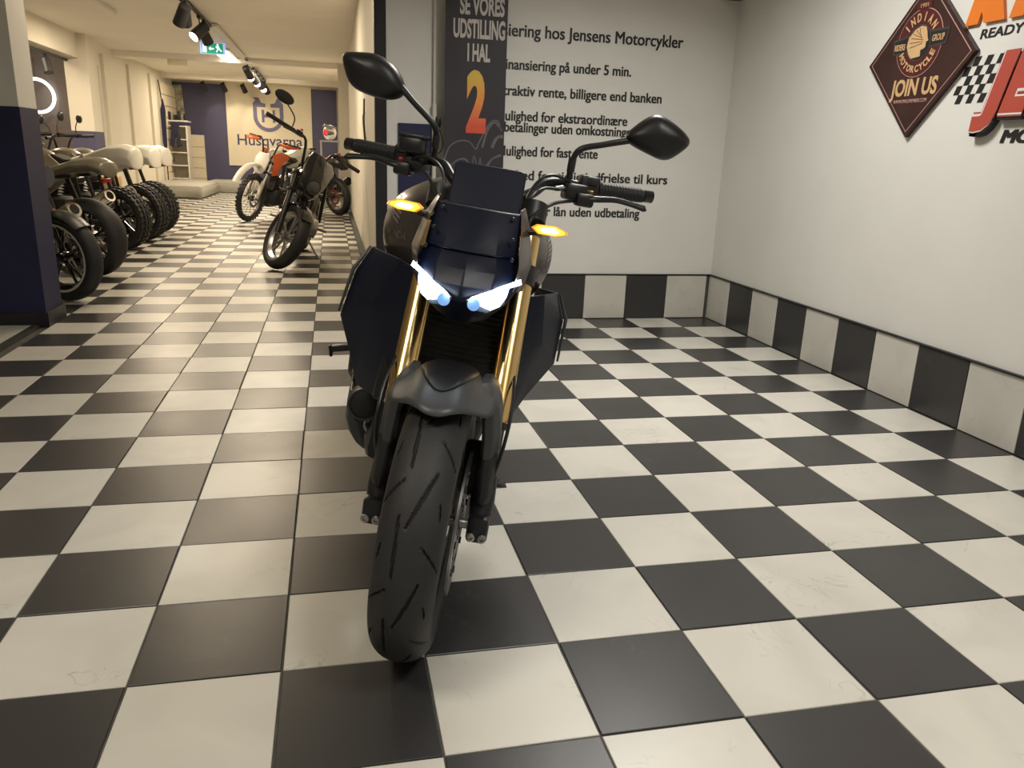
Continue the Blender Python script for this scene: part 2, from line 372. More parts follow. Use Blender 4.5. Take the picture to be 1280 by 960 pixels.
# painted navy dado on the back wall
wallbox('trim_3', (0.235, 3.598, 0.02), (0.47, 3.612, 1.226), M['navy'], 'navy painted lower part of the wall behind the motorcycle')
wallbox('trim_4', (2.285, 3.56, 2.065), (2.415, 3.61, 2.14), M['blacktrim'], 'dark vent high in the room corner')
# skirting tiles
vt, ft = tile_mesh(0.2955, 0.010, 0.0012)
bb = MB(); bb.box((2.417, -0.05, 0.15), (0.006, 7.3, 0.306)); bR = bb.build('baseboard_right', M['grout'], smooth=False); setp(bR, 'row of black and white skirting tiles on the right wall', kind='structure')
bb = MB(); bb.box((1.31, 3.607, 0.15), (2.2, 0.006, 0.306)); bB = bb.build('baseboard_back', M['grout'], smooth=False); setp(bB, 'row of black and white skirting tiles on the back wall', kind='structure')
for j in range(-11, 12):
    k = 'w' if j % 2 else 'd'
    o = bpy.data.objects.new('tile', tme[k])
    COL.objects.link(o); o.parent = bR
    o.matrix_local = Matrix.Translation((2.4075, (j+.5)*T, 0.152)) @ Matrix.Rotation(-PI/2, 4, 'Y') @ Matrix.Rotation(random.uniform(-.003, .003), 4, 'Z')
for i in range(1, 8):
    k = 'w' if i % 2 else 'd'
    o = bpy.data.objects.new('tile', tme[k]); COL.objects.link(o); o.parent = bB
    x = (i+.5)*T-(0.0 if i < 7 else 0.003)
    o.matrix_local = Matrix.Translation((x-0.01, 3.598, 0.152)) @ Matrix.Rotation(PI/2, 4, 'X')
wallbox('trim_5', (2.400, -3.7, 0.303), (2.42, 3.606, 0.309), M['blacktrim'], 'thin black edge along the top of the right skirting tiles')
wallbox('trim_6', (0.21, 3.592, 0.303), (2.41, 3.61, 0.309), M['blacktrim'], 'thin black edge along the top of the back skirting tiles')
# pillar at the left, blue below, white above
wallbox('wall_pillar', (-2.06, 3.50, -0.05), (-1.815, 3.78, H), M['wall'], 'left pillar, upper part white')
wallbox('trim_7', (-2.064, 3.496, 0.0), (-1.811, 3.784, 1.215), M['navy'], 'navy blue paint on the lower half of the left pillar')
wallbox('baseboard_pillar', (-2.078, 3.482, 0.0), (-1.797, 3.798, 0.085), M['blacktrim'], 'dark skirting around the foot of the left pillar')
wallbox('floor_threshold', (-5.2, -3.7, -0.02), (-1.885, 3.49, 0.012), M['slab'], 'pale raised floor left of the chequered tiles')
wallbox('trim_8', (-1.885, -3.7, -0.02), (-1.845, 3.47, 0.016), M['alu'], 'metal edge strip between the pale floor and the chequered tiles')
# long hall: left wall with window bay, columns, beam
wallbox('wall_hall_left', (-4.1, 13.45, -0.05), (-3.85, 20, H), M['wallw'])
wallbox('wall_beam', (-4.1, 3.8, 2.25), (-3.85, 13.45, H), M['wallw'], 'cream beam above the shop window')
wallbox('window_1', (-4.95, 4.2, 0.45), (-4.92, 16.0, 2.3), M['window'], 'dark night window glass behind the parked motorcycles')
wallbox('window_2', (-5.25, 13.44, 0.0), (-4.05, 13.47, H), M['window'], 'dark reflecting glass at the end of the shop window bay')
wallbox('wall_sill', (-5.2, 3.8, 0.0), (-4.9, 16.0, 0.45), M['wallw'])
wallbox('wall_column', (-4.05, 12.35, 0), (-3.72, 12.85, H), M['wallw'], 'cream column beside the dark window')
wallbox('trim_9', (-4.054, 12.346, 0), (-3.716, 12.854, 1.2), M['navyb'], 'blue painted foot of the cream column')
for n, y in enumerate((13.6, 15.35, 17.2)):
    wallbox('trim_%d' % (10+n), (-3.85, y, 0.0), (-3.80, y+0.10, 2.45), M['wallw'], None)
wallbox('wall_ceiling_beam', (-5.2, 14.4, 2.50), (0.15, 14.9, H), M['ceil'], 'shallow cream beam across the hall ceiling')
wallbox('wall_ceiling_beam_far', (-3.85, 18.6, 2.50), (0.15, 19.0, H), M['ceil'], 'second shallow beam near the end of the hall')
wallbox('trim_14', (-3.6, 19.5, 0.0), (0.10, 19.99, 0.06), M['plinth'], 'grey skirting at the foot of the blue end wall')
wallbox('wall_blue', (-4.23, 19.93, 0.02), (0.0, 20.0, 2.50), M['navyb'], 'dusty blue painted end wall of the hall')
wallbox('trim_15', (-0.02, 13.0, 0.0), (0.148, 13.06, 2.45), M['wallw'], None)
wallbox('trim_16', (0.05, 16.0, 0.0), (0.148, 16.06, 2.45), M['blacktrim'], 'dark door edge on the right wall of the hall')
wallbox('trim_17', (0.10, 3.7, 0.0), (0.149, 20, 0.08), M['blacktrim'], 'dark skirting of the right hall wall')
# slat wall panels
b = MB(); b.box((-3.83, 19.0, 1.3), (0.03, 1.7, 2.2)); sl = b.build('slat_wall', M['wallw'], smooth=False); setp(sl, 'cream slatted display wall at the far left of the hall', 'display wall')
for k in range(9):
    b = MB(); b.box((-3.80, 19.0, 0.32+k*0.24), (0.03, 1.68, 0.222)); b.build('slat', M['poster'], sl, smooth=False, bevel=0.004)
b = MB(); b.box((-3.55, 19.91, 0.65), (0.7, 0.03, 1.3)); sl2 = b.build('slat_panel', M['wallw'], smooth=False); setp(sl2, 'low cream slatted panel on the blue end wall', 'display wall')
for k in range(5):
    b = MB(); b.box((-3.55, 19.885, 0.14+k*0.25), (0.69, 0.03, 0.235)); b.build('slat', M['poster'], sl2, smooth=False, bevel=0.004)

# ---------------------------------------------------------------- lettering on the back wall
FB = ((0, 3.609, 0), (1, 0, 0), (0, 0, 1))        # frame of the back wall: u = x, v = z, normal -y
def right_text(full, suffix, xs, xe, base, h, label, bold=0.0):
    a0_, b0_ = text_w(full, bold); a1_, b1_ = text_w(suffix, bold)
    k = (xe-xs)/(b1_-a1_); o = put_text('wall_lettering', full, M['print_k'], FB, xe-(b0_-a0_)*k, xe, base, h*1.12, bold)
    heavy(o, Vector((.0042, 0, 0)), Vector((0, 0, .0022)), Vector((0, -.0001, 0)))
    setp(o, label, 'lettering', 'black lettering on the back wall'); return o
right_text('Finansiering hos Jensens Motorcykler', 'hos Jensens Motorcykler', 1.14, 2.054, 1.762, 0.062, 'large black headline about financing on the back wall')
right_text('Finansiering på under 5 min.', 'på under 5 min.', 1.242, 1.715, 1.573, 0.052, 'line of black wall text promising financing in under 5 min')
right_text('Attraktiv rente, billigere end banken', 'rente, billigere end banken', 1.115, 1.938, 1.421, 0.052, 'line of black wall text ending in banken')
right_text('Mulighed for ekstraordinære', 'for ekstraordinære', 1.137, 1.713, 1.272, 0.052, 'line of black wall text ending in ekstraordinære')
right_text('indbetalinger uden omkostninger', 'uden omkostninger', 1.209, 1.775, 1.205, 0.052, 'line of black wall text running behind the right mirror')
right_text('Mulighed for fast rente', 'for fast rente', 1.142, 1.526, 1.060, 0.052, 'line of black wall text ending in fast rente')
right_text('Mulighed for tidlig indfrielse til kurs', 'for tidlig indfrielse til kurs', 1.133, 2.027, 0.912, 0.052, 'line of black wall text ending in til kurs')
right_text('Mulighed for lån uden udbetaling', 'for lån uden udbetaling', 1.133, 1.847, 0.688, 0.052, 'lowest line of black wall text, ending in udbetaling')

# ---------------------------------------------------------------- roll-up banner
t = thing('rollup_banner', 'tall dark roll-up banner with a large yellow to red number 2', 'banner', (0.69, 3.5, 0))
b = MB(); b.box((0, 0, 1.03), (0.372, 0.004, 1.96)); b.build('banner_sheet', M['banner'], t, smooth=False)
b = MB(); b.box((0, 0.02, 0.035), (0.40, 0.12, 0.06), ch=0.01); b.build('base', M['alu'], t)
b = MB(); b.cyl((0, 0.03, 0.06), (0, 0.03, 1.98), 0.008); b.build('pole', M['alu'], t)
b = MB(); b.box((0, 0, 2.015), (0.385, 0.02, 0.022)); b.build('top_rail', M['alu'], t)
FN = ((0, -0.0025, 0), (1, 0, 0), (0, 0, 1)); X0 = 0.69
for body, x0, x1, z0, z1 in (('SE VORES', .588, .855, 1.850, 1.945), ('UDSTILLING', .551, .862, 1.722, 1.822), ('I HAL', .637, .775, 1.595, 1.690)):
    put_text('banner_lettering', body, M['bannerw'], FN, x0-X0, x1-X0, z0, z1-z0, 0.035, parent=t)
put_text('banner_number', '2', M['grad'], FN, .636-X0, .758-X0, 1.205, 0.335, 0.05, parent=t, label='yellow to red printed number 2')
def flat_line(mb, pts, w, y=-0.0035, n=5):
    P = catmull([(a-X0, y, b_) for a, b_ in pts], n)
    for a, c in zip(P[:-1], P[1:]):
        d = (c-a).normalized(); s = Vector((-d.z, 0, d.x))*w/2
        mb.add([a-s, c-s, c+s, a+s], [(0, 1, 2, 3)])
b = MB()
flat_line(b, [(.505, 1.02), (.54, 1.10), (.60, 1.135), (.66, 1.13), (.70, 1.09), (.72, 1.13), (.78, 1.24), (.83, 1.26), (.86, 1.20)], .008)
flat_line(b, [(.74, 1.10), (.77, 1.20), (.81, 1.25), (.85, 1.22)], .012)
flat_line(b, [(.80, 1.10), (.83, 1.16), (.87, 1.17)], .02)
flat_line(b, [(.68, 0.95), (.69, 1.05), (.715, 0.98), (.73, 1.04), (.735, .97)], .006)
flat_line(b, [(.52, .93), (.56, 1.0), (.62, 1.03), (.66, 1.0), (.67, .93), (.62, .88), (.56, .88), (.52, .93)], .01)
flat_line(b, [(.75, .95), (.80, 1.03), (.86, 1.06)], .014)
b.build('printed_motorcycle_outline', M['bannerg'], t, smooth=False)

b = MB(); b.cyl((0.453, 3.585, 0.0), (0.453, 3.585, 1.34), 0.014); b.cyl((0.453, 3.59, 1.34), (0.453, 3.59, H), 0.008)
setp(b.build('wall_conduit', M['white']), 'white cable pipe running up the wall left of the banner', 'pipe')
b = MB(); b.box((0.475, 3.575, 1.24), (0.03, 0.035, 0.06), ch=.006); b.tube([(0.475, 3.575, 1.21), (0.50, 3.56, 1.15), (0.50, 3.56, 1.08), (0.46, 3.56, 1.05), (0.44, 3.57, 1.08)], .003, 6, smooth=5)
setp(b.build('cable_plug', M['black']), 'black plug with a looped cable beside the banner', 'plug')

# ---------------------------------------------------------------- signs on the right wall (u = -y, v = z, normal -x)
def FR(off=0.0): return ((2.4195-off, 0, 0), (0, -1, 0), (0, 0, 1))
def shape(name, poly, m, off, depth, parent=None, label=None, bevel=0):
    b = MB(); b.prism([(-y, z) for y, z in poly], FR(off), depth); o = b.build(name, m, parent, smooth=False, bevel=bevel)
    if label: o['label'] = label
    return o
dia = [(2.154, 1.535), (1.818, 1.203), (1.480, 1.537), (1.812, 1.87)]
def inset(poly, k):
    cx = sum(p[0] for p in poly)/len(poly); cz = sum(p[1] for p in poly)/len(poly)
    return [(cx+(p[0]-cx)*k, cz+(p[1]-cz)*k) for p in poly]
t = thing('diamond_sign', 'dark brown wooden diamond sign with a round club badge and JOIN US', 'sign', (2.4195, 1.82, 1.2))
def sub(o, par=None):                              # parent keeping world place
    p = par or t; o.parent = p; o.matrix_parent_inverse = Matrix.Translation(-Vector(p.location)); return o
def dsub(*a, **k): return sub(shape(*a, **k))
dsub('board', dia, M['krom'], 0.0, 0.022)
dsub('border_line', inset(dia, .935), M['pink'], 0.022, 0.001)
dsub('face', inset(dia, .92), M['krom'], 0.023, 0.001)
def ring_poly(cy, cz, r, n=40, ky=1.0): return [(cy+r*ky*math.cos(2*PI*k/n), cz+r*math.sin(2*PI*k/n)) for k in range(n)]
cy, cz = 1.822, 1.603
dsub('badge_ring', ring_poly(cy, cz, .143), M['pink'], 0.024, 0.001)
dsub('badge', ring_poly(cy, cz, .140), M['maroon'], 0.025, 0.001)
dsub('badge_banner_edge', [(1.991, 1.630), (1.983, 1.564), (1.652, 1.582), (1.642, 1.648), (1.822, 1.648)], M['wood'], 0.0255, 0.001)
dsub('badge_banner', [(1.983, 1.622), (1.975, 1.572), (1.660, 1.590), (1.650, 1.640), (1.822, 1.640)], M['print_k'], 0.0262, 0.001)
dsub('badge_centre_ring', ring_poly(cy, cz, .076), M['alu'], 0.027, 0.001)
dsub('badge_centre', ring_poly(cy, cz, .070), M['print_k'], 0.028, 0.001)
prof = [(1.850, 1.662), (1.815, 1.672), (1.785, 1.665), (1.775, 1.645), (1.768, 1.622), (1.760, 1.606), (1.772, 1.602), (1.772, 1.582), (1.785, 1.574), (1.800, 1.572), (1.798, 1.545), (1.855, 1.540), (1.875, 1.560), (1.893, 1.595), (1.885, 1.632)]
dsub('headdress_profile', [(y, z) for y, z in prof], M['tan'], 0.029, 0.001)
b = MB()
for k in range(6):
    a = math.radians(100+k*20); y0, z0 = 1.826-.014*math.cos(a)*0, 1.61
    p = Vector((2.4195-.0304, 1.812+.020*math.cos(PI-a)*-1, 1.606+.02*math.sin(a))); q_ = Vector((2.4195-.0304, 1.812-.062*math.cos(a)*1, 1.606+.058*math.sin(a)))
    b.tube([p, q_], .0012, 5)
b.T = None
sub(b.build('feather_lines', M['maroon'], smooth=False))
def arc_text(body, cy, cz, r, a_mid, span, h, m, off, up=True):
    n = len(body)
    for i, ch in enumerate(body):
        a = a_mid+(span/2-span*i/(n-1))*(1 if up else -1)
        u, v = -cy+r*math.cos(a), cz+r*math.sin(a); rt = a-PI/2 if up else a+PI/2
        U = Vector((0, -math.cos(rt), math.sin(rt))); V = Vector((0, math.sin(rt), math.cos(rt)))
        fr = ((2.4195-off, -u, v), U, V)
        w = 0.024 if ch != 'I' else .006
        sub(put_text('badge_letter', ch, m, fr, -w/2, w/2, -h/2, h, 0.03))
arc_text('INDIAN', cy, cz, .108, PI/2, math.radians(104), .036, M['tan'], 0.027)
arc_text('MOTORCYCLE', cy, cz, .108, -PI/2, math.radians(128), .028, M['tan'], 0.027, False)
def rtext(name, body, m, y0, y1, z, h, off, bold=.03, shear=0, par=None, depth=.0015, label=None):
    o = put_text(name, body, m, FR(off), -y0, -y1, z, h, bold, shear, depth)
    if par: sub(o, par if par is not t else None)
    if label: o['label'] = label
    return o
rtext('badge_letters', 'RIDERS', M['tan'], 1.975, 1.905, 1.583, .026, .028, .02, 0, t)
rtext('badge_letters', 'GROUP', M['tan'], 1.738, 1.665, 1.600, .026, .028, .02, 0, t)
dsub('year_tab', [(1.868, 1.742), (1.868, 1.772), (1.775, 1.772), (1.775, 1.742)], M['maroon'], 0.026, 0.001)
rtext('year', '1901', M['tan'], 1.845, 1.797, 1.749, .016, .027, .0, 0, t)
rtext('sign_lettering', 'JOIN US', M['tan'], 1.962, 1.665, 1.385, .070, .024, .03, .06, t)
rtext('web_address', 'WWW.IMRGMEMBER.COM', M['pink'], 1.930, 1.715, 1.352, .015, .024, .0, 0, t)

# orange maker sign: three slanted block letters
t2 = thing('orange_letter_sign', 'orange raised block letters with READY TO RACE beneath at the top right', 'sign', (2.4195, 1.4, 1.6))
sh = 0.28; z0, z1 = 1.637, 1.86
def sl_(pts): return [(y-(z-z0)*sh, z) for y, z in pts]
K = [(1.575, z0), (1.508, z0), (1.508, z0+.045), (1.475, z0), (1.372, z0), (1.440, z0+.115), (1.372, z1), (1.455, z1), (1.508, z0+.15), (1.508, z1), (1.575, z1)]
T_ = [(1.350, z0), (1.283, z0), (1.283, z1-.06), (1.235, z1-.06), (1.235, z1), (1.400, z1), (1.400, z1-.06), (1.350, z1-.06)]
M_ = [(1.222, z0), (1.160, z0), (1.160, z0+.11), (1.125, z0+.05), (1.09, z0+.11), (1.09, z0), (1.025, z0), (1.025, z1), (1.08, z1), (1.125, z0+.14), (1.17, z1), (1.222, z1)]
for P_ in (K, T_, M_): sub(shape('letter', sl_(P_), M['ktmo'], 0.0, 0.014), t2)
o = rtext('slogan', 'READY TO RACE', M['print_k'], 1.492, 0.985, 1.580, .034, .0, .0, .15, t2); heavy(o, Vector((0, .003, 0)), Vector((0, 0, .002)), Vector((-.0001, 0, 0)))
# dealer sign
t3 = thing('dealer_sign', 'large red raised shop sign with chequered flag squares on the right wall', 'sign', (2.4195, 1.2, 1.3))
for r_ in range(5):
    for c in range(4):
        y = 1.486+.0155*r_+(.031 if r_ % 2 else 0)-.062*c; z = 1.495-.036*r_
        if y < 1.335+.0155*r_ : continue
        sub(shape('flag_square', [(y+.0155+.0075, z-.018), (y-.0155+.0075, z-.018), (y-.0155-.0075, z+.018), (y+.0155-.0075, z+.018)], M['print_k'], 0.0, 0.001), t3)
for off, dp, m_, bold in ((0.0, .03, M['print_k'], .115), (.030, .004, M['ored'], .11), (.034, .001, M['wprint'], .085), (.035, .001, M['ored'], .055)):
    for n_, (ch, w) in enumerate(zip('JENSENS', (.115, .115, .125, .115, .115, .125, .115))):
        y0 = 1.412-n_*.128; zz = 1.30 if off else 1.29
        sub(put_text('letter' if off == .03 else ('letter_outline' if off > .03 else 'letter_shadow'), ch, m_, FR(off), -y0, -y0+w, zz, .215, bold, .28, dp), t3)
o = rtext('sign_lettering', 'MOTORCYKLER', M['print_k'], 1.283, 0.62, 1.175, .046, .0, .0, .30, t3); heavy(o, Vector((0, .010, 0)), Vector((0, 0, .004)), Vector((-.0001, 0, 0)))

# ---------------------------------------------------------------- poster with crown logo on the blue end wall
t4 = thing('brand_poster', 'large cream poster board with a crowned letter logo on the blue end wall', 'poster', (-1.63, 19.92, 1.58))
def FP(off): return ((-1.63*0, 19.90-off, 0), (1, 0, 0), (0, 0, 1))
def psub(o): o.parent = t4; o.matrix_parent_inverse = Matrix.Translation((1.63, -19.92, -1.58)); return o
b = MB(); b.box((-1.63, 19.915, 1.59), (2.03, 0.03, 1.97)); psub(b.build('board', M['poster'], smooth=False))
def pshape(name, poly, m, off):
    b = MB(); b.prism(poly, FP(off), .004); return psub(b.build(name, m, smooth=False))
lx, lz = -1.655, 1.80
def arcp(r, a0, a1, n=16, kx=1.0): return [(lx+r*kx*math.cos(a0+(a1-a0)*k/n), lz+r*math.sin(a0+(a1-a0)*k/n)) for k in range(n+1)]
outer = [(lx-.36, lz+.20)]+arcp(.36, PI, 2*PI)+[(lx+.36, lz+.20)]
inner = [(lx+.27, lz+.20)]+list(reversed(arcp(.27, PI, 2*PI)))+[(lx-.27, lz+.20)]
b = MB(); ny = 19.894
b.v = [(p[0], ny, p[1]) for p in outer]+[(p[0], ny, p[1]) for p in reversed(inner)]; n_ = len(outer)
b.f = [(k, k+1, n_+k+1, n_+k) for k in range(n_-1)]; b.m = [0]*(n_-1)
psub(b.build('logo_ring', M['logob'], smooth=False, solid=.003))
for s in (-1, 1):
    pshape('logo_crown', [(lx+s*.36, lz+.18), (lx+s*.36, lz+.30), (lx+s*.30, lz+.38), (lx+s*.36, lz+.44), (lx+s*.22, lz+.44), (lx+s*.16, lz+.32), (lx+s*.06, lz+.30), (lx+s*.06, lz+.22), (lx+s*.27, lz+.22), (lx+s*.27, lz+.18)][::s], M['logob'], .002)
    pshape('logo_letter', [(lx+s*.13-.03, lz-.14), (lx+s*.13+.03, lz-.14), (lx+s*.13+.03, lz+.16), (lx+s*.13-.03, lz+.16)], M['logob'], .002)
pshape('logo_letter', [(lx-.13, lz-.02), (lx+.13, lz-.02), (lx+.13, lz+.04), (lx-.13, lz+.04)], M['logob'], .003)
psub(put_text('poster_lettering', 'Husqvarna', M['logot'], FP(.002), -2.42, -0.86, 1.11, .25, .01))

# ---------------------------------------------------------------- plinths, cabinets and small things at the end of the hall
def rbox(name, c, d, m, label, cat, group=None, ch=.03):
    b = MB(); b.box(c, d, ch=ch); return setp(b.build(name, m), label, cat, group)
rbox('display_plinth', (-3.27, 17.2, .14), (1.1, 2.6, .28), M['plinth'], 'low grey display plinth with rounded corners, left of the walkway end', 'plinth', ch=.10)
rbox('display_plinth', (-1.95, 19.1, .14), (2.1, 0.9, .28), M['plinth'], 'low grey display plinth in front of the blue end wall', 'plinth', ch=.06)
t = thing('display_cabinet', 'narrow white open cabinet with folded clothes at the far left', 'cabinet', (-3.62, 18.9, 0.281))
b = MB(); b.box((0.22, 0, .6), (.03, .5, 1.2)); b.box((-.22, 0, .6), (.03, .5, 1.2)); b.build('side_panel', M['white'], t, smooth=False)
for k in range(5):
    b = MB(); b.box((0, 0, .02+k*.29), (.42, .5, .025)); b.build('shelf', M['white'], t, smooth=False)
b = MB(); b.box((0, .24, .6), (.42, .02, 1.2)); b.build('back_panel', M['wallw'], t, smooth=False)
t = thing('wall_shelf', 'white wall shelf carrying small black goods at the far left', 'shelf', (-3.62, 18.9, 1.575))
b = MB(); b.box((0, 0, 0), (.52, .5, .03)); b.build('board', M['white'], t, smooth=False)
b = MB(); b.box((-.2, .1, -.05), (.02, .3, .08)); b.build('bracket', M['alu'], t, smooth=False)
for k in range(7):
    x = -3.84+k*.07; h = random.uniform(.10, .22)
    b = MB(); b.box((x, 18.78+.03*(k % 2), 1.591+h/2), (.055, .12, h), ch=.008); b.cyl((x, 18.71+.03*(k % 2), 1.591+h*.6), (x, 18.70+.03*(k % 2), 1.591+h*.6), .018)
    setp(b.build('boxed_goods', [M['black'], M['darkmetal'], M['steel']][k % 3]), 'small dark boxed item in the row on the white wall shelf', 'box', 'small dark goods on the white wall shelf')
b = MB(); b.prism([(-.09, 0), (.10, 0), (.08, -.25), (.13, -.52), (.02, -.56), (.01, -.3), (-.06, -.55), (-.14, -.5), (-.08, -.2)], ((-3.62, 18.55, 1.545), (1, 0, 0), (0, 0, 1)), .05)
setp(b.build('hanging_trousers', M['denim'], bevel=.012), 'black trousers hanging under the white shelf', 'trousers')
t = thing('feather_flag', 'narrow dark blue pennant on a black pole against the slatted wall', 'flag', (-3.76, 18.05, .281))
b = MB(); b.tube([(0, 0, 0), (0, 0, 1.6), (-.05, .0, 2.12)], .012, 8); b.build('pole', M['black'], t)
b = MB(); b.prism([(0, .55), (.04, .75), (.06, 1.5), (.02, 1.75), (-.05, 1.5), (-.05, .8)], ((0, -.02, 0), (1, 0, 0), (0, 0, 1)), .01); b.build('cloth', M['navy'], t)
t = thing('picture_poster', 'green and white picture poster high at the left of the blue wall', 'poster', (-3.83, 19.9, 2.02))
b = MB(); b.box((0, 0, 0), (.42, .02, .82), R=Matrix.Rotation(-.05, 3, 'Y')); b.build('print', M['plants'], t, smooth=False)
b = MB(); b.box((-.235, -.01, 0), (.03, .03, .86)); b.build('frame_edge', M['wprint'], t, smooth=False)
rbox('cardboard_box', (-3.25, 10.6, .30), (.42, .35, .60), M['card'], 'brown cardboard box behind the knobby rear tyres', 'box', ch=.004)
# right side at the end: rack with helmet
t = thing('display_rack', 'metal display rack with white fittings beside the right hall wall', 'rack', (-.17, 16.6, 0))
for x in (-.2, .2):
    for y in (-.25, .25):
        b = MB(); b.box((x, y, .62), (.03, .03, 1.24)); b.build('post', M['steel'], t, smooth=False)
for z in (.15, .45, .8, 1.24):
    b = MB(); b.box((0, 0, z), (.44, .54, .03)); b.build('shelf', M['white'] if z < 1 else M['steel'], t, smooth=False)
t = thing('helmet', 'white and red helmet with a visor on top of the metal rack', 'helmet', (-.18, 16.55, 1.257))
b = MB(); b.ell((0, 0, .16), (.14, .17, .16)); b.build('shell', M['wprint'], t)
b = MB(); b.ell((-.02, -.07, .15), (.13, .12, .07)); b.build('visor', M['glass'], t)
b = MB(); b.prism([(-.16, .27), (.15, .24), (.14, .27), (-.10, .33)], ((0, -.12, 0), (1, 0, 0), (0, 0, 1)), .10); b.build('peak', M['alu'], t, bevel=.005)
b = MB(); b.prism([(-.14, .08), (-.02, .16), (-.12, .24)], ((0, -.175, 0), (1, 0, 0), (0, 0, 1)), .02); b.build('red_panel', M['red'], t)
rbox('folded_jersey', (-.17, 16.40, .857), (.30, .20, .08), M['red'], 'red folded garment on the rack below the helmet', 'garment', ch=.02)
rbox('parts_cabinet', (-.42, 14.6, .42), (.50, .5, .84), M['white'], 'low white cabinet behind the cruiser motorcycle', 'cabinet', ch=.01)
t = thing('coat_hook_rail', 'dark bent wire hooks on the cream hall wall', 'hook', (.145, 6.0, 1.3))
b = MB(); b.tube([(0, 0, -.25), (-.02, 0, -.02), (-.015, .02, .2)], .008, 8, smooth=5); b.tube([(0, .35, .10), (-.02, .2, .05), (-.015, .05, -.12), (-.01, .02, -.2)], .008, 8, smooth=5); b.build('wire', M['wood'], t)

# ---------------------------------------------------------------- hall lights and exit sign
def track(name, p0, p1, m, label):
    b = MB(); p0, p1 = Vector(p0), Vector(p1); d = p1-p0
    b.box((p0+p1)/2, (abs(d.x)+.035, abs(d.y)+.035, .035)); o = b.build(name, m, smooth=False); return setp(o, label, 'light track')
track('light_track', (-1.67, 7.0, 2.56), (-1.67, 10.3, 2.56), M['blackm'], 'black ceiling light track over the walkway, nearer one')
track('light_track', (-1.67, 10.3, 2.57), (-1.60, 14.0, 2.57), M['white'], 'white stretch of ceiling light track along the walkway')
track('light_track', (-1.60, 14.1, 2.56), (-1.60, 19.4, 2.56), M['alu'], 'black ceiling light track over the walkway, farther one')
track('light_track', (-4.2, 19.3, 2.56), (-1.75, 19.3, 2.56), M['blackm'], 'black light track across the ceiling before the blue wall')
track('light_track', (-4.0, 10.0, 2.21), (-4.0, 12.3, 2.21), M['blackm'], 'short black light track above the shop window')
track('light_track', (-2.70, 8.2, 2.57), (-2.70, 9.8, 2.57), M['white'], 'thin white light track at the ceiling left of the walkway')
def spotlight(loc, d, label, lit=False, s=1.0, group=None, power=0):
    t = thing('track_spotlight', label, 'spotlight', loc, 0, group)
    d = Vector(d).normalized(); p = Vector((0, 0, -.14*s))
    b = MB(); b.box((0, 0, -.02), (.04, .10, .03)); b.cyl((0, 0, -.03), (0, 0, -.10*s), .008); b.build('stem', M['blackm'], t)
    b = MB(); b.tube([p-d*.09*s, p-d*.085*s, p+d*.09*s], [.03*s, .05*s, .055*s], 20); b.build('lamp_head', M['blackm'], t)
    b = MB(); b.cyl(p+d*.0905*s, p+d*.094*s, .047*s); b.build('lens', M['spot'] if lit else M['glass'], t)
    if power:
        l = bpy.data.lights.new('spot_beam', 'SPOT'); l.energy = power; l.color = (1, .82, .58); l.spot_size = 1.2; l.spot_blend = .6; l.shadow_soft_size = .05
        o = bpy.data.objects.new('spot_beam', l); COL.objects.link(o); o.location = Vector(loc)+p+d*.10*s
        o.rotation_euler = d.to_track_quat('-Z', 'Y').to_euler()
spotlight((-1.67, 8.15, 2.545), (-.4, .5, -.7), 'nearest black track spotlight at the top edge, unlit and tilted left', s=1.25)
spotlight((-1.67, 8.35, 2.545), (-.1, .8, -.6), 'black track spotlight partly hidden behind the nearest one', s=1.15)
spotlight((-1.67, 9.35, 2.545), (-.55, -.45, -.6), 'lit black track spotlight left of the pair below the ceiling', True, 1.25, power=60)
spotlight((-1.67, 9.75, 2.545), (.3, .6, -.8), 'unlit black track spotlight right behind the lit one', s=1.2)
for k, (y, lit) in enumerate(((14.5, 0), (14.9, 1), (15.7, 0), (16.3, 1), (17.1, 0), (17.9, 1), (18.6, 0))):
    spotlight((-1.60, y, 2.545), (.1 if lit else -.3, -.7, -.6) if lit else (.3, .6, -.6), ['nearest unlit', 'nearest lit', 'second unlit', 'second lit', 'third unlit', 'farthest lit', 'last and farthest unlit'][k]+' black spotlight of the distant cluster over the walkway', bool(lit), 1.3, 'distant track spotlights '+('lit' if lit else 'unlit'), power=50 if lit else 0)
for x, w_ in ((-3.05, 'leftmost of three black spotlights on the far cross track'), (-2.6, 'middle of three black spotlights on the far cross track'), (-2.15, 'rightmost of three black spotlights on the far cross track')):
    spotlight((x, 19.3, 2.545), (.3, .55, -.75), w_, s=1.1, power=16)
spotlight((-4.0, 11.4, 2.195), (.2, -.3, -.9), 'black spotlight hanging above the shop window', s=1.1)
l = bpy.data.lights.new('logo_beam', 'SPOT'); l.energy = 150; l.color = (1, .86, .62); l.spot_size = 1.0; l.spot_blend = .7; l.shadow_soft_size = .06
o = bpy.data.objects.new('logo_beam', l); COL.objects.link(o); o.location = (-1.55, 16.3, 2.4); o.rotation_euler = Vector((-.03, 3.6, -.75)).to_track_quat('-Z', 'Y').to_euler()
t = thing('fluorescent_lamp', 'lit white fluorescent ceiling lamp behind the exit sign', 'lamp', (-1.9, 14.0, 2.58))
b = MB(); b.box((0, 0, 0), (.30, 1.9, .04), ch=.008); b.build('housing', M['white'], t)
b = MB(); b.box((0, 0, -.03), (.22, 1.8, .03), ch=.008); b.build('diffuser', M['tube'], t)
t = thing('exit_sign', 'lit green exit sign with arrow hanging from the hall ceiling', 'sign', (-1.87, 12.0, 2.46))
b = MB(); b.box((0, 0, .005), (.36, .04, .16), ch=.006); b.build('housing', M['blue'], t)
b = MB(); b.box((0, -.0215, .005), (.30, .004, .145)); b.build('face', M['green'], t, smooth=False)
FE = ((0, -.024, 0), (1, 0, 0), (0, 0, 1))
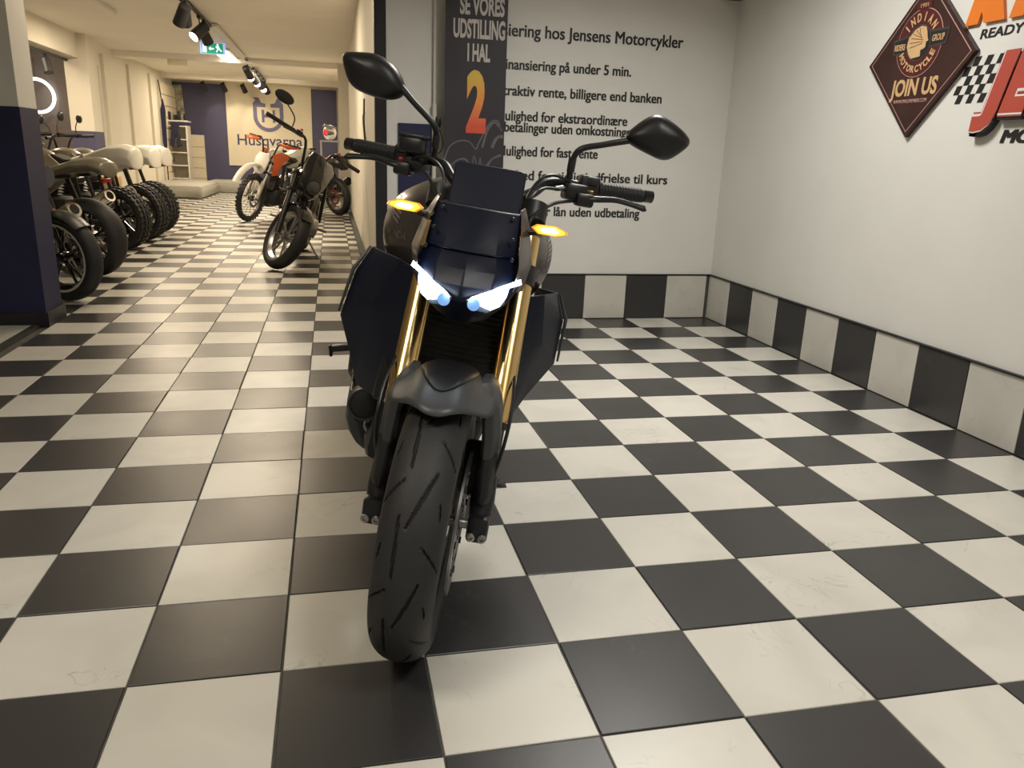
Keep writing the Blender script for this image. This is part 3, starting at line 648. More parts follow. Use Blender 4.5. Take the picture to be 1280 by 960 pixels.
b = MB(); b.prism([(-.14, -.055), (-.085, -.055), (-.085, .06), (-.14, .06)], FE, .002); b.build('door_symbol', M['signw'], t, smooth=False)
b = MB(); b.prism([(-.055, 0), (-.025, .03), (-.025, .01), (.02, .01), (.02, -.01), (-.025, -.01), (-.025, -.03)], FE, .002); b.build('arrow_symbol', M['signw'], t, smooth=False)
b = MB(); b.prism([(.05, .04), (.09, .045), (.10, .01), (.135, -.03), (.12, -.04), (.085, -.005), (.06, -.05), (.045, -.045), (.07, .0), (.045, .02)], FE, .002)
b.prism([(.075+.015*math.cos(k*PI/5), .06+.012*math.sin(k*PI/5)) for k in range(10)], FE, .002); b.build('running_figure_symbol', M['signw'], t, smooth=False)
b = MB(); b.box((0, 0, .11), (.02, .02, .06)); b.build('bracket', M['white'], t)
t = thing('ring_lamp', 'glowing white ring lamp hanging in the dark shop window', 'lamp', (-4.70, 13.1, 1.72))
b = MB(); N_ = 40; b.tube([(0.0, (.33)*math.cos(2*PI*k/N_), .25*math.sin(2*PI*k/N_)) for k in range(N_+1)], .026, 10, cap=False); o = b.build('ring_tube', M['ring'], t); o.rotation_euler = (0, 0, -.5)
b = MB(); b.cyl((0, 0, .26), (0, 0, .56), .004); b.build('cord', M['black'], t)
rbox('alarm_box', (-2.78, 14.42, 2.455), (.34, .06, .10), M['poster'], 'small cream box under the hall ceiling beam', 'box', ch=.008)
# ceiling panels in the front room (above the frame)
for x, y, pw, c in PANELS:
    b = MB(); b.box((x, y, 2.585), (.62, .62, .028)); setp(b.build('ceiling_panel', M['white'], smooth=False), 'square ceiling light panel of the front room', 'lamp', 'square ceiling panels of the front room')

# ================================================================ motorcycles
# bike frame: x = the machine's left, y = aft, z = up, origin at the front tyre's contact; front wheel faces -y
RAKE_AX = Vector((0, .4226, .9063)); A0 = Vector((0, -.098, 0))
def steer_m(a): return Matrix.Translation(A0) @ Matrix.Rotation(a, 4, RAKE_AX) @ Matrix.Translation(-A0)
def bike_root(name, label, loc, heading, lean, cat='motorcycle', group=None):
    t = thing(name, label, cat, loc, 0, group); t.rotation_mode = 'XYZ'
    t.matrix_world = Matrix.Translation(loc) @ Matrix.Rotation(heading, 4, 'Z') @ Matrix.Rotation(lean, 4, 'Y')
    return t
def tyre_prof(w, r, rr, rc):
    """closed carcass profile (x, radius): crown radius rc, rim radius rr"""
    hw = w/2; pr = []
    n = 28
    drop = r-rr
    for k in range(n+1):
        a = -1+2*k/n; x = hw*math.sin(a*PI/2*.98); z = r-(1-math.cos(a*PI/2*.98))*rc
        pr.append((x, z))
    ze = pr[0][1]
    L = [(-hw*.93, ze-(ze-rr)*.5), (-hw*.72, rr-.004)]
    return L+pr+[(-a, b) for a, b in reversed(L)]
def slick_tyre(w, r, rr, cy, cz, rc, grooves=True, nseg=540):
    """road tyre: fine mesh whose tread grooves are pressed 4 mm into the crown"""
    base = tyre_prof(w, r, rr, rc); hw = w/2
    xs = [b[0] for b in base]
    prof = base
    if grooves:
        prof = [base[0], base[1]]; n = 84
        for k in range(n+1):
            a = -1+2*k/n; prof.append((hw*math.sin(a*PI/2*.98), r-(1-math.cos(a*PI/2*.98))*rc))
        prof += [base[-2], base[-1]]
    pitch = 2*PI/9; S = []
    for (x0, t0, x1, t1, wd) in ((.40, 1.0, -.10, .48, .040), (-.30, .58, -.24, .02, .038), (.33, .34, .92, .10, .036), (-.36, .90, -.92, .68, .036), (.62, .74, .70, .60, .03), (-.70, .30, -.78, .16, .03)):
        S.append((x0/1.25, t0, x1/1.25, t1, wd))
    mb = MB(); n = nseg; Lp = len(prof); c = Vector((0, cy, cz))
    arcL = r*pitch/hw   # pitch in units of half width
    for i in range(n):
        th = 2*PI*i/n; tt = (th/pitch) % 1.0; ca, sa = math.cos(th), math.sin(th)
        for k, (x, rad) in enumerate(prof):
            g = 0.0
            if grooves and 2 <= k < Lp-2:
                u = math.asin(max(-1, min(1, x/hw)))/(PI/2)*1.25
                for (x0, t0, x1, t1, wd) in S:
                    for sh_ in (-1, 0, 1):
                        ty = (tt+sh_)*arcL; ax_, ay = x0*1.25, t0*arcL; bx_, by = x1*1.25, t1*arcL
                        if not (min(ay, by)-.1 < ty < max(ay, by)+.1): continue
                        dx, dy = bx_-ax_, by-ay; q = max(0, min(1, ((u-ax_)*dx+(ty-ay)*dy)/(dx*dx+dy*dy)))
                        d = math.hypot(u-ax_-q*dx, ty-ay-q*dy); ww = wd*(.55+.9*math.sin(PI*min(1, max(0, q)))*.6)
                        if d < ww: g = 1
            rad2 = rad-.0045*g
            mb.v.append(tuple(c+Vector((x, -rad2*ca, rad2*sa))))
            slick_tyre.g.append(g)
    for i in range(n):
        j = (i+1) % n
        for k in range(Lp):
            k2 = (k+1) % Lp; mb.f.append((i*Lp+k, i*Lp+k2, j*Lp+k2, j*Lp+k))
            mb.m.append(1 if slick_tyre.g[i*Lp+k]+slick_tyre.g[i*Lp+k2]+slick_tyre.g[j*Lp+k2]+slick_tyre.g[j*Lp+k] >= 3 else 0)
    slick_tyre.g = []
    return mb
slick_tyre.g = []
def knob_tyre(w, r, rr, cy, cz, n=34):
    mb = MB(); mb.lathe(tyre_prof(w, r-.012, rr, .035), (0, cy, cz), n=56, closed=True)
    for i in range(n):
        for row, (x, half, rot_) in enumerate(((-.40, .13, -.35), (-.13, .10, 0), (.13, .10, 0), (.40, .13, .35))):
            th = 2*PI*(i+(.5 if row in (1, 2) else 0))/n; rad = r-.010-(.012 if abs(x) > .3 else 0)
            R = Matrix.Rotation(th, 3, 'X') ; c = Vector((x*w, -rad*math.cos(th), rad*math.sin(th)))
            mb.box(c+Vector((0, cy, cz)), (w*half*1.5, .020, 2*PI*r/n*.62), R=Matrix.Rotation(-th, 3, 'X') @ Matrix.Rotation(rot_, 3, 'Y'))
    return mb
def rim_mb(w, rr, cy, cz, spokes=5, wire=False, hub=.035):
    hw = w*.36; mb = MB()
    mb.lathe([(-hw, rr+.006), (-hw, rr-.006), (-hw*.75, rr-.012), (-hw*.3, rr-.030), (hw*.3, rr-.030), (hw*.75, rr-.012), (hw, rr-.006), (hw, rr+.006), (hw*.6, rr+.002), (-hw*.6, rr+.002)], (0, cy, cz), n=64, closed=True)
    mb.lathe([(-w*.42, .012), (-w*.42, hub), (-w*.2, hub*1.2), (w*.2, hub*1.2), (w*.42, hub), (w*.42, .012)], (0, cy, cz), n=28, closed=True)
    if wire:
        for k in range(28):
            a = 2*PI*k/28; s_ = 1 if k % 2 else -1; a2 = a+(.35 if (k//2) % 2 else -.35)
            mb.tube([(s_*w*.35, cy-hub*math.cos(a2), cz+hub*math.sin(a2)), (0, cy-(rr-.02)*math.cos(a), cz+(rr-.02)*math.sin(a))], .0022, 5)
    else:
        for k in range(spokes):
            a = 2*PI*k/spokes+.3
            for da in (-.17, .17):
                p0 = Vector((0, cy-hub*math.cos(a), cz+hub*math.sin(a))); p1 = Vector((0, cy-(rr-.02)*math.cos(a+da), cz+(rr-.02)*math.sin(a+da)))
                mb.tube([p0, p0.lerp(p1, .5), p1], [.014, .010, .011], 8)
    return mb
def disc_mb(x, ro, ri, cy, cz, th=.005):
    mb = MB(); mb.lathe([(x-th/2, ri), (x-th/2, ro), (x+th/2, ro), (x+th/2, ri)], (0, cy, cz), n=64, closed=True)
    for k in range(6):
        a = PI*k/3; mb.box(Vector((x, cy-(ri*.7)*math.cos(a), cz+(ri*.7)*math.sin(a))), (th, .012, ri*.75), R=Matrix.Rotation(-a+PI/2, 3, 'X'))
    return mb
def fork_pt(s, z, sx=.105, cy=0, dz=.3): return Vector((s*sx, cy+(z-dz)*.4663, z))

# ---------------------------------------------------------------- the street motorcycle with lit headlights
LEAN, HEAD, STEER = .229, -.073, -.222
bike = bike_root('street_motorcycle', 'large dark naked street motorcycle with gold forks and lit headlights facing the camera', (-.051, .072, .006), HEAD, LEAN)
SM = steer_m(STEER)
def B(mb, name, m, st=True, **k): return mb.build(name, m, bike, M=SM if st else None, **k)
def child(mb, name, m, par, **k): return mb.build(name, m, par, **k)
CZ = .300
o = B(slick_tyre(.126, .300, .222, 0, CZ, .052), 'tyre', [M['rubber'], M['groove']], ang=50)
rim = B(rim_mb(.120, .222, 0, CZ), 'wheel_rim', M['gloss'])
b = MB()
for s in (-1, 1): b.lathe([(s*.0445, .2195), (s*.0445, .2285), (s*.0465, .2285), (s*.0465, .2195)], (0, 0, CZ), n=72, closed=True)
child(b, 'rim_stripe', M['gold'], rim)
for s in (-1, 1):
    d = B(disc_mb(s*.072, .155, .115, 0, CZ), 'brake_disc', M['steel'])
    b = MB()
    for k in range(8):
        a = 2*PI*k/8; b.cyl((s*.068, -.112*math.cos(a), CZ+.112*math.sin(a)), (s*.078, -.112*math.cos(a), CZ+.112*math.sin(a)), .008, n=10)
    b.lathe([(s*.070, .045), (s*.070, .080), (s*.074, .080), (s*.074, .045)], (0, 0, CZ), n=40, closed=True)
    child(b, 'disc_carrier', M['darkmetal'], d)
b = MB(); b.cyl((-.125, 0, CZ), (.125, 0, CZ), .011); b.cyl((.125, 0, CZ), (.136, 0, CZ), .015, n=6); B(b, 'axle', M['steel'])
fdir = RAKE_AX
for s in (-1, 1):
    # gold outer tube
    p0 = fork_pt(s, .505, .112); p1 = fork_pt(s, .90, .107)
    b = MB(); b.tube([p0, p0+fdir*.008, p0+fdir*.012, p1], [.0275, .0288, .0282, .0282], 32); g = B(b, 'fork_tube', M['gold'])
    b = MB(); b.tube([p0-fdir*.012, p0+fdir*.002], [.026, .0255], 28); child(b, 'dust_seal', M['black'], g)
    # chrome slider + cast foot
    b = MB(); b.tube([fork_pt(s, .33, .112), p0], .0205, 24); B(b, 'fork_slider', M['darkmetal'])
    b = MB(); q0 = fork_pt(s, .345, .112)
    b.tube([fork_pt(s, .40, .112), q0, fork_pt(s, .315, .112)], [.024, .027, .024], 16)
    b.box((s*.113, -.002, .300), (.046, .058, .060), ch=.010); b.box((s*.112, .055, .345), (.030, .08, .075), ch=.008)
    ft = B(b, 'fork_foot', M['black'])
    for kx in (-.012, .012):
        b = MB(); b.lathe([(-.030, .0098), (-.0365, .0098), (-.0375, .0085), (-.0375, .0050), (-.033, .0045), (-.033, .0001)], (s*.113+kx, 0, .286), 'Y', 20)
        child(b, 'pinch_bolt', M['steel'], ft)
    # caliper behind the leg
    b = MB(); b.box((s*.080, .112, .385), (.055, .075, .125), R=Matrix.Rotation(-.44, 3, 'X'), ch=.012)
    b.cyl((s*.104, .10, .36), (s*.116, .10, .36), .018); b.cyl((s*.104, .118, .405), (s*.116, .118, .405), .018)
    B(b, 'brake_caliper', M['darkmetal'])
    # leg guard below the fender arm
    secs = []
    for z, xi, xo, yf, yb in ((.50, .088, .128, .012, .11), (.45, .092, .129, -.008, .08), (.40, .094, .128, -.018, .06), (.375, .096, .131, -.020, .05), (.352, .097, .127, -.014, .04)):
        secs.append([Vector((s*xi, yb, z)), Vector((s*xi, yf+.015, z)), Vector((s*(xi+.008), yf, z)), Vector((s*(xo-.010), yf, z)), Vector((s*xo, yf+.018, z)), Vector((s*xo, yb, z))])
    b = MB(); b.loft(secs); B(b, 'leg_guard', M['blackm'], bevel=.004)
    b = MB(); b.tube([(s*.125, .02, .40), (s*.136, .015, .47), (s*.14, .07, .56), (s*.12, .2, .66)], .004, 8, smooth=5); B(b, 'brake_hose', M['black'])
# fender
def shell(rows, cols, fn):
    b = MB(); b.v = [fn(i/(rows-1), -1+2*j/(cols-1)) for i in range(rows) for j in range(cols)]
    b.f = [(i*cols+j, i*cols+j+1, (i+1)*cols+j+1, (i+1)*cols+j) for i in range(rows-1) for j in range(cols-1)]; b.m = [0]*len(b.f); return b
def lerpt(t, tab):
    for (a, x), (c_, y) in zip(tab[:-1], tab[1:]):
        if t <= c_: return x+(y-x)*(t-a)/(c_-a)
    return tab[-1][1]
def fend(u, a, lift=0.0, wk=1.0, th0=57.5, th1=150):
    th = math.radians(th0+(th1-th0)*u+(13*abs(a)**2.2*(1-u)**3 if lift == 0 else 0)); d = math.degrees(th)
    w = lerpt(d, ((57, .066), (62, .080), (68, .096), (75, .106), (90, .110), (105, .104), (120, .080), (160, .068)))*wk
    x = a*w; q = abs(x)
    rr = .336+lift-(max(0, q-.028)/.080)**1.35*.050-(.004 if q > .062 else 0)
    return Vector((x, -rr*math.cos(th), CZ+rr*math.sin(th)))
fen = B(shell(22, 19, lambda u, a: fend(u, a)), 'fender', M['fender'], solid=.004, ang=28)
def ins(u, a):          # dark crown insert with a rounded front
    u = u**1.7
    w = math.sqrt(max(0.0, 1-(1-min(1, u*2.2))**2)); return fend(u, a*max(w, .03)*(.95 if u < .5 else .95-.3*(u-.5)), .0035, .60, 69, 140)
child(shell(26, 11, ins), 'crown_insert', M['black'], fen, solid=.004)
for s in (-1, 1):
    secs = []
    for z, xi, xo, yf, yb in ((.612, .060, .088, .000, .10), (.596, .064, .104, -.020, .10), (.572, .070, .114, -.030, .10), (.548, .082, .121, -.026, .10), (.50, .088, .127, -.012, .10), (.455, .092, .129, -.008, .09), (.42, .100, .124, .0, .07)):
        secs.append([Vector((s*xi, yf+.02, z)), Vector((s*(xi+.006), yf, z)), Vector((s*(xo-.014), yf+.002, z)), Vector((s*xo, yf+.024, z)), Vector((s*xo, yb, z)), Vector((s*(xi+.012), yb, z))])
    b = MB(); b.loft(secs); child(b, 'fender_arm', M['fender'], fen, bevel=.003)
# triple clamps
for z, w, h in ((.815, .13, .035), (.955, .125, .030)):
    b = MB(); y = (z-.3)*.4663
    b.box((0, y+.025, z), (.27, .07, h), R=Matrix.Rotation(-.436, 3, 'X'), ch=.010)
    for s in (-1, 1): b.tube([fork_pt(s, z-.02, .107), fork_pt(s, z+.02, .107)], .034, 20)
    B(b, 'triple_clamp', M['darkmetal'])
# headlight cowl: faceted loft from chin to screen
def cowl_sec(z, w, yf, yb, wb, nose):
    return [Vector((-wb, yb, z)), Vector((-w, yf+nose, z)), Vector((-w*.55, yf+nose*.25, z)), Vector((0, yf, z)), Vector((w*.55, yf+nose*.25, z)), Vector((w, yf+nose, z)), Vector((wb, yb, z)), Vector((0, yb+.02, z))]
b = MB(); b.loft([cowl_sec(.722, .022, .045, .12, .05, .01), cowl_sec(.745, .055, .005, .14, .075, .03), cowl_sec(.775, .090, -.018, .16, .095, .055), cowl_sec(.805, .108, -.020, .17, .108, .075), cowl_sec(.835, .112, -.005, .18, .112, .085), cowl_sec(.862, .100, .022, .19, .110, .07), cowl_sec(.90, .092, .055, .21, .100, .045)])
cowl = B(b, 'headlight_cowl', M['flareblack'], bevel=.003, ang=25)
b = MB(); b.loft([cowl_sec(.868, .098, .020, .20, .104, .060), cowl_sec(.905, .095, .050, .21, .098, .040), cowl_sec(.955, .088, .098, .235, .09, .02)])
B(b, 'centre_cowl', M['flareblack'], bevel=.003, ang=25)
for s in (-1, 1):    # side winglets beside the headlight
    b = MB(); b.loft([[Vector((s*.098, .04, .80)), Vector((s*.118, .09, .80)), Vector((s*.116, .16, .80))], [Vector((s*.103, .035, .85)), Vector((s*.128, .10, .86)), Vector((s*.122, .17, .86))], [Vector((s*.095, .075, .92)), Vector((s*.112, .12, .93)), Vector((s*.105, .18, .93))], [Vector((s*.086, .12, .965)), Vector((s*.095, .15, .97)), Vector((s*.09, .19, .97))]])
    B(b, 'side_cowl', M['tank'], bevel=.003)
# display screen
def rrect(w, h, r, n=5):
    out = []
    for cx_, cy_, a in ((w/2-r, h/2-r, 0), (-w/2+r, h/2-r, PI/2), (-w/2+r, -h/2+r, PI), (w/2-r, -h/2+r, 1.5*PI)):
        for k in range(n+1): t_ = a+PI/2*k/n; out.append((cx_+r*math.cos(t_), cy_+r*math.sin(t_)))
    return out
tilt = Matrix.Rotation(-.50, 3, 'X'); dc = Vector((.003, .205, .987))
U = Vector((1, 0, 0)); V = tilt @ Vector((0, 0, 1)); V = Vector((0, .42, .907)); NRM = U.cross(V)
b = MB(); b.prism(rrect(.158, .115, .014), (dc-NRM*.012, U, V), .024); dsp = B(b, 'display', M['flareblack'], bevel=.003)
b = MB(); b.prism(rrect(.140, .085, .006), (dc-NRM*.0135-NRM*0, U, V), .002); child(b, 'display_glass', M['screen'], dsp)
b = MB(); b.prism(rrect(.150, .095, .010), (dc+NRM*.0122, U, V), .002); child(b, 'screen_cover', M['flareblack'], dsp)
b = MB(); b.box((0, .155, .935), (.10, .05, .04), ch=.01); b.tube([(-.06, .16, .95), (-.06, .25, .93)], .01, 8); b.tube([(.06, .16, .95), (.06, .25, .93)], .01, 8); B(b, 'display_bracket', M['black'])
# lamps
def fy(x, z):      # approximate front face of the cowl
    return -.018+.055*(abs(x)/.10)**1.3+max(0, z-.80)*.5
for s in (-1, 1):
    def P3(x, z, o=0.0): return Vector((s*x, fy(x, z)-.006-o, z))
    hs = B(MB().loft([[P3(.090, .812, -.02), P3(.084, .780, -.02), P3(.055, .760, -.02), P3(.022, .765, -.02), P3(.016, .780, -.02), P3(.055, .800, -.02)],
                      [P3(.096, .816, .006), P3(.088, .778, .006), P3(.056, .757, .008), P3(.020, .763, .008), P3(.013, .782, .008), P3(.054, .803, .008)]]), 'headlight', M['glass'], bevel=.002)
    child(MB().loft([[P3(.112, .830, .003), P3(.115, .820, .003), P3(.018, .781, .010), P3(.024, .788, .010)], [P3(.111, .829, .012), P3(.113, .822, .012), P3(.020, .783, .018), P3(.025, .787, .018)]]), 'daylight_strip', M['led'], hs)
    pp = [P3(.093, .818, .009), P3(.090, .795, .010), P3(.080, .775, .010), P3(.064, .766, .010), P3(.048, .772, .010), P3(.045, .788, .010), P3(.056, .802, .010), P3(.075, .812, .010)]
    child(MB().loft([pp, [p+Vector((0, -.006, 0)) for p in pp]]), 'projector_lens', M['led'], hs)
    b = MB(); b.tube([P3(.030, .774, .006), P3(.030, .774, .014), P3(.030, .774, .016)], [.0125, .0125, .008], 20); child(b, 'inner_lens', M['ledd'], hs)
    # indicator
    c = Vector((s*.152, .100, .934)); b = MB(); b.tube([(s*.085, .125, .918), (s*.12, .113, .925), (s*.15, .108, .932)], [.009, .007, .006], 12)
    ind = B(b, 'indicator', M['black'])
    def diam(k, y): return [c+Vector((s*a*k, y, e*k)) for a, e in ((-.036, .001), (-.026, .0085), (.012, .0105), (.034, .003), (.037, -.003), (.015, -.0095), (-.022, -.0095))]
    child(MB().loft([diam(.8, .016), diam(1.08, .004), diam(1.0, -.004)]), 'indicator_housing', M['amberl'], ind)
    child(MB().loft([diam(.90, -.004), diam(.70, -.009)]), 'indicator_lens', M['amber'], ind)
    child(MB().loft([diam(.60, -.0075), diam(.42, -.0115)]), 'indicator_bulb', M['ambercore'], ind)
    for (x, z) in ((.082, .905), (.074, .945), (.088, .868)):
        b = MB(); y = .062+(z-.905)*.95+ (x-.08)*.4; b.tube([(s*x, y, z), (s*x, y-.006, z), (s*x, y-.008, z)], [.0042, .0042, .003], 12); B(b, 'cowl_screw', M['darkmetal'])
# handlebar
b = MB(); b.tube([(-.375, .505, 1.040), (-.25, .465, 1.036), (-.165, .435, 1.036), (-.125, .405, 1.028), (-.095, .375, 1.000), (-.055, .365, .985), (.055, .365, .985), (.095, .375, 1.000), (.125, .405, 1.028), (.165, .435, 1.036), (.25, .465, 1.036), (.375, .505, 1.040)], .0125, 16, smooth=5); B(b, 'handlebar', M['black'])
b = MB()
for s in (-1, 1): b.box((s*.05, .355, .972), (.035, .045, .06), ch=.008)
B(b, 'bar_clamp', M['darkmetal'])
for s in (-1, 1):
    e0 = Vector((s*.255, .467, 1.0365)); e1 = Vector((s*.370, .503, 1.040)); d = (e1-e0).normalized()
    b = MB(); b.tube([e0-d*.004, e0-d*.003, e0+d*.004, e0+d*.006], [.016, .022, .022, .017], 24); b.tube([e0, e1], .0168, 24)
    for k in range(14):
        q = e0.lerp(e1, (k+.8)/15); b.tube([q-d*.0022, q-d*.0014, q+d*.0014, q+d*.0022], [.0166, .0178, .0178, .0166], 24)
    gp = B(b, 'grip', M['blackm'])
    b = MB(); b.tube([e1, e1+d*.003, e1+d*.026, e1+d*.028], [.012, .0155, .0155, .013], 20); child(b, 'bar_end', M['gloss'], gp)
    b = MB(); b.box((s*.228, .457, 1.040), (.052, .045, .052), R=Matrix.Rotation(s*.3, 3, 'Z'), ch=.010); b.box((s*.236, .440, 1.052), (.03, .02, .022), ch=.006); sw = B(b, 'switch_housing', M['blackm'])
    b = MB(); b.box((s*.236, .432, 1.026), (.016, .01, .010), ch=.003); child(b, 'switch_button', M['golddim'] if s > 0 else M['red'], sw)
    b = MB(); b.box((s*.196, .425, 1.020), (.055, .060, .040), R=Matrix.Rotation(s*.25, 3, 'Z'), ch=.008); b.box((s*.222, .405, 1.005), (.045, .040, .032), R=Matrix.Rotation(s*.25, 3, 'Z'), ch=.008)
    lv = B(b, 'lever_perch', M['black'])
    b = MB(); b.tube([(s*.205, .395, 1.008), (s*.25, .398, 1.012), (s*.30, .425, 1.018), (s*.345, .435, 1.014), (s*.372, .440, 1.010), (s*.376, .441, 1.010)], [.010, .009, .008, .008, .0095, .006], 12, smooth=5, flat=.75); child(b, 'lever', M['black'], lv)
# fluid reservoir on the throttle side
b = MB(); b.box((-.205, .40, 1.062), (.062, .045, .038), R=Matrix.Rotation(-.25, 3, 'Z'), ch=.008); b.box((-.205, .40, 1.083), (.066, .048, .008), R=Matrix.Rotation(-.25, 3, 'Z'), ch=.003); b.cyl((-.20, .415, 1.03), (-.20, .415, 1.05), .012); B(b, 'fluid_reservoir', M['black'])
b = MB(); b.tube([(.19, .42, 1.024), (.165, .41, 1.024), (.150, .40, 1.02)], [.009, .007, .006], 12); B(b, 'cable_adjuster', M['steel'])
for pts, r_ in (([(.16, .405, 1.02), (.12, .36, 1.015), (.095, .30, .985), (.085, .27, .93)], .004), ([(.20, .40, 1.0), (.15, .33, .985), (.11, .26, .95), (.10, .25, .90)], .0045), ([(-.20, .40, 1.01), (-.15, .32, 1.0), (-.11, .26, .95), (-.10, .25, .90)], .0045), ([(-.23, .43, 1.02), (-.17, .36, 1.04), (-.12, .32, 1.02), (-.09, .28, .95)], .004), ([(.21, .43, 1.03), (.14, .38, 1.05), (.10, .34, 1.02), (.08, .28, .95)], .0035)):
    b = MB(); b.tube(pts, r_, 8, smooth=6); B(b, 'control_cable', M['black'])
# mirrors
def mirror(s, stem, outl, bulge):
    b = MB(); b.tube(stem, [.0075, .0075, .0075, .0075, .009], 12, smooth=6); b.tube([stem[0], Vector(stem[0])+Vector((0, 0, .012))], .012, 6)
    b.tube([Vector(stem[1])-Vector((0, 0, .02)), Vector(stem[1])+Vector((0, 0, .012))], .0098, 14)
    mr = B(b, 'mirror', M['black'])
    cx_ = sum(p[0] for p in outl)/len(outl); cz_ = sum(p[1] for p in outl)/len(outl)
    # smooth the outline
    P = [Vector((p[0], 0, p[1])) for p in outl]; sm = []
    for i in range(len(P)):
        a, c_, d_ = P[i-1], P[i], P[(i+1) % len(P)]
        for t_ in (.25, .5, .75):
            q0 = (a+c_)/2; q2 = (c_+d_)/2; m_ = c_
            sm.append((q0*(1-t_)**2+m_*2*t_*(1-t_)+q2*t_**2))
        sm.append((c_+d_)/2)
    secs = []
    for k_, yy in ((.90, .012), (1.0, .008), (1.0, -.002), (.93, -.014), (.80, -.023), (.58, -.030), (.30, -.034), (.05, -.035)):
        off = (1-k_)*bulge
        secs.append([Vector((cx_+(p.x-cx_)*k_+off[0], .42+yy, cz_+(p.z-cz_)*k_+off[1])) for p in sm])
    b = MB(); b.loft(secs); child(b, 'mirror_housing', M['black'], mr, ang=60)
    b = MB(); b.loft([[Vector((cx_+(p.x-cx_)*.88, .4325, cz_+(p.z-cz_)*.88)) for p in sm], [Vector((cx_+(p.x-cx_)*.87, .434, cz_+(p.z-cz_)*.87)) for p in sm]]); child(b, 'mirror_glass', M['chrome'], mr)
mirror(1, [(.178, .425, 1.035), (.178, .42, 1.085), (.192, .41, 1.120), (.25, .41, 1.142), (.315, .42, 1.165)],
       [(.285, 1.165), (.318, 1.205), (.352, 1.232), (.385, 1.224), (.432, 1.200), (.452, 1.178), (.428, 1.150), (.398, 1.125), (.350, 1.138), (.310, 1.150)], Vector((.0, .008)))
mirror(-1, [(-.156, .425, 1.035), (-.156, .42, 1.085), (-.166, .41, 1.118), (-.22, .41, 1.160), (-.275, .42, 1.205)],
       [(-.242, 1.185), (-.270, 1.232), (-.318, 1.256), (-.365, 1.252), (-.408, 1.246), (-.402, 1.215), (-.378, 1.170), (-.330, 1.158), (-.285, 1.155), (-.255, 1.165)], Vector((.0, .010)))

# ---- parts fixed to the frame
def F(mb, name, m, **k): return mb.build(name, m, bike, **k)
# tank
def tank_sec(y, w, zt, zs, zb, wt):
    return [Vector((x, y, z)) for x, z in ((0, zt), (wt*.6, zt-.004), (wt, zt-.022), (w*.93, zs+.06), (w, zs), (w*.97, zs-.07), (w*.72, zb), (0, zb), (-w*.72, zb), (-w*.97, zs-.07), (-w, zs), (-w*.93, zs+.06), (-wt, zt-.022), (-wt*.6, zt-.004))]
b = MB(); b.loft([tank_sec(.34, .10, .925, .84, .76, .07), tank_sec(.39, .160, .965, .85, .73, .10), tank_sec(.46, .212, .992, .855, .70, .125), tank_sec(.55, .236, 1.005, .855, .69, .135), tank_sec(.65, .225, 1.000, .86, .70, .125), tank_sec(.76, .165, .965, .84, .72, .10), tank_sec(.84, .11, .90, .82, .73, .08), tank_sec(.87, .08, .86, .81, .75, .06)])
tank = F(b, 'fuel_tank', M['tank'], sub=2)
tank.modifiers['sub'].levels = 2
b = MB(); b.cyl((0, .55, 1.0), (0, .55, 1.012), .035, n=24); child(b, 'fuel_cap', M['gloss'], tank)
# winged marks and lettering on the tank flanks, projected onto the tank
bpy.context.view_layer.update()
dg = bpy.context.evaluated_depsgraph_get(); tm = tank.evaluated_get(dg).to_mesh()
bv = BVHTree.FromPolygons([v.co.copy() for v in tm.vertices], [tuple(p.vertices) for p in tm.polygons])
def project_on(me, cen, dirv, off=.0012):
    for v in me.vertices:
        h = bv.ray_cast(v.co-dirv*.3, dirv)
        if h[0] is not None: v.co = h[0]+h[1]*off*(1 if h[1].dot(dirv) < 0 else -1)
for s in (-1, 1):
    dirv = Vector((-s*.80, .60, 0)).normalized(); V = Vector((0, 0, 1)); U = V.cross(-dirv).normalized()*1
    U = Vector((-s*0, 0, 0))+(-dirv).cross(V)*-1
    cen = Vector((s*.20, .44, .865)) ; sg = -1 if s > 0 else 1      # sg: towards the tail in text direction
    b = MB()
    for k in range(5):                        # feathers of the wing
        z = .040-k*.012; L_ = .085-k*.010
        pts = [(0.0, z), (.3*L_, z+.006), (.7*L_, z+.010), (L_, z+.018), (L_, z+.013), (.7*L_, z+.005), (.3*L_, z+.0), (0, z-.005)]
        vs = [cen+U*(sg*-1*a)+V*e for a, e in pts]; b.add(vs, [(0, 1, 6, 7), (1, 2, 5, 6), (2, 3, 4, 5)])
    w = b.build('wing_mark', M['silver'], tank, smooth=False); project_on(w.data, cen, dirv)
    tx = put_text('tank_lettering', 'HONDA', M['silver'], (cen, U, V), -.045, .045, -.045, .018, .02, .0, .0001)
    tx.parent = tank; project_on(tx.data, cen, dirv, .0015)
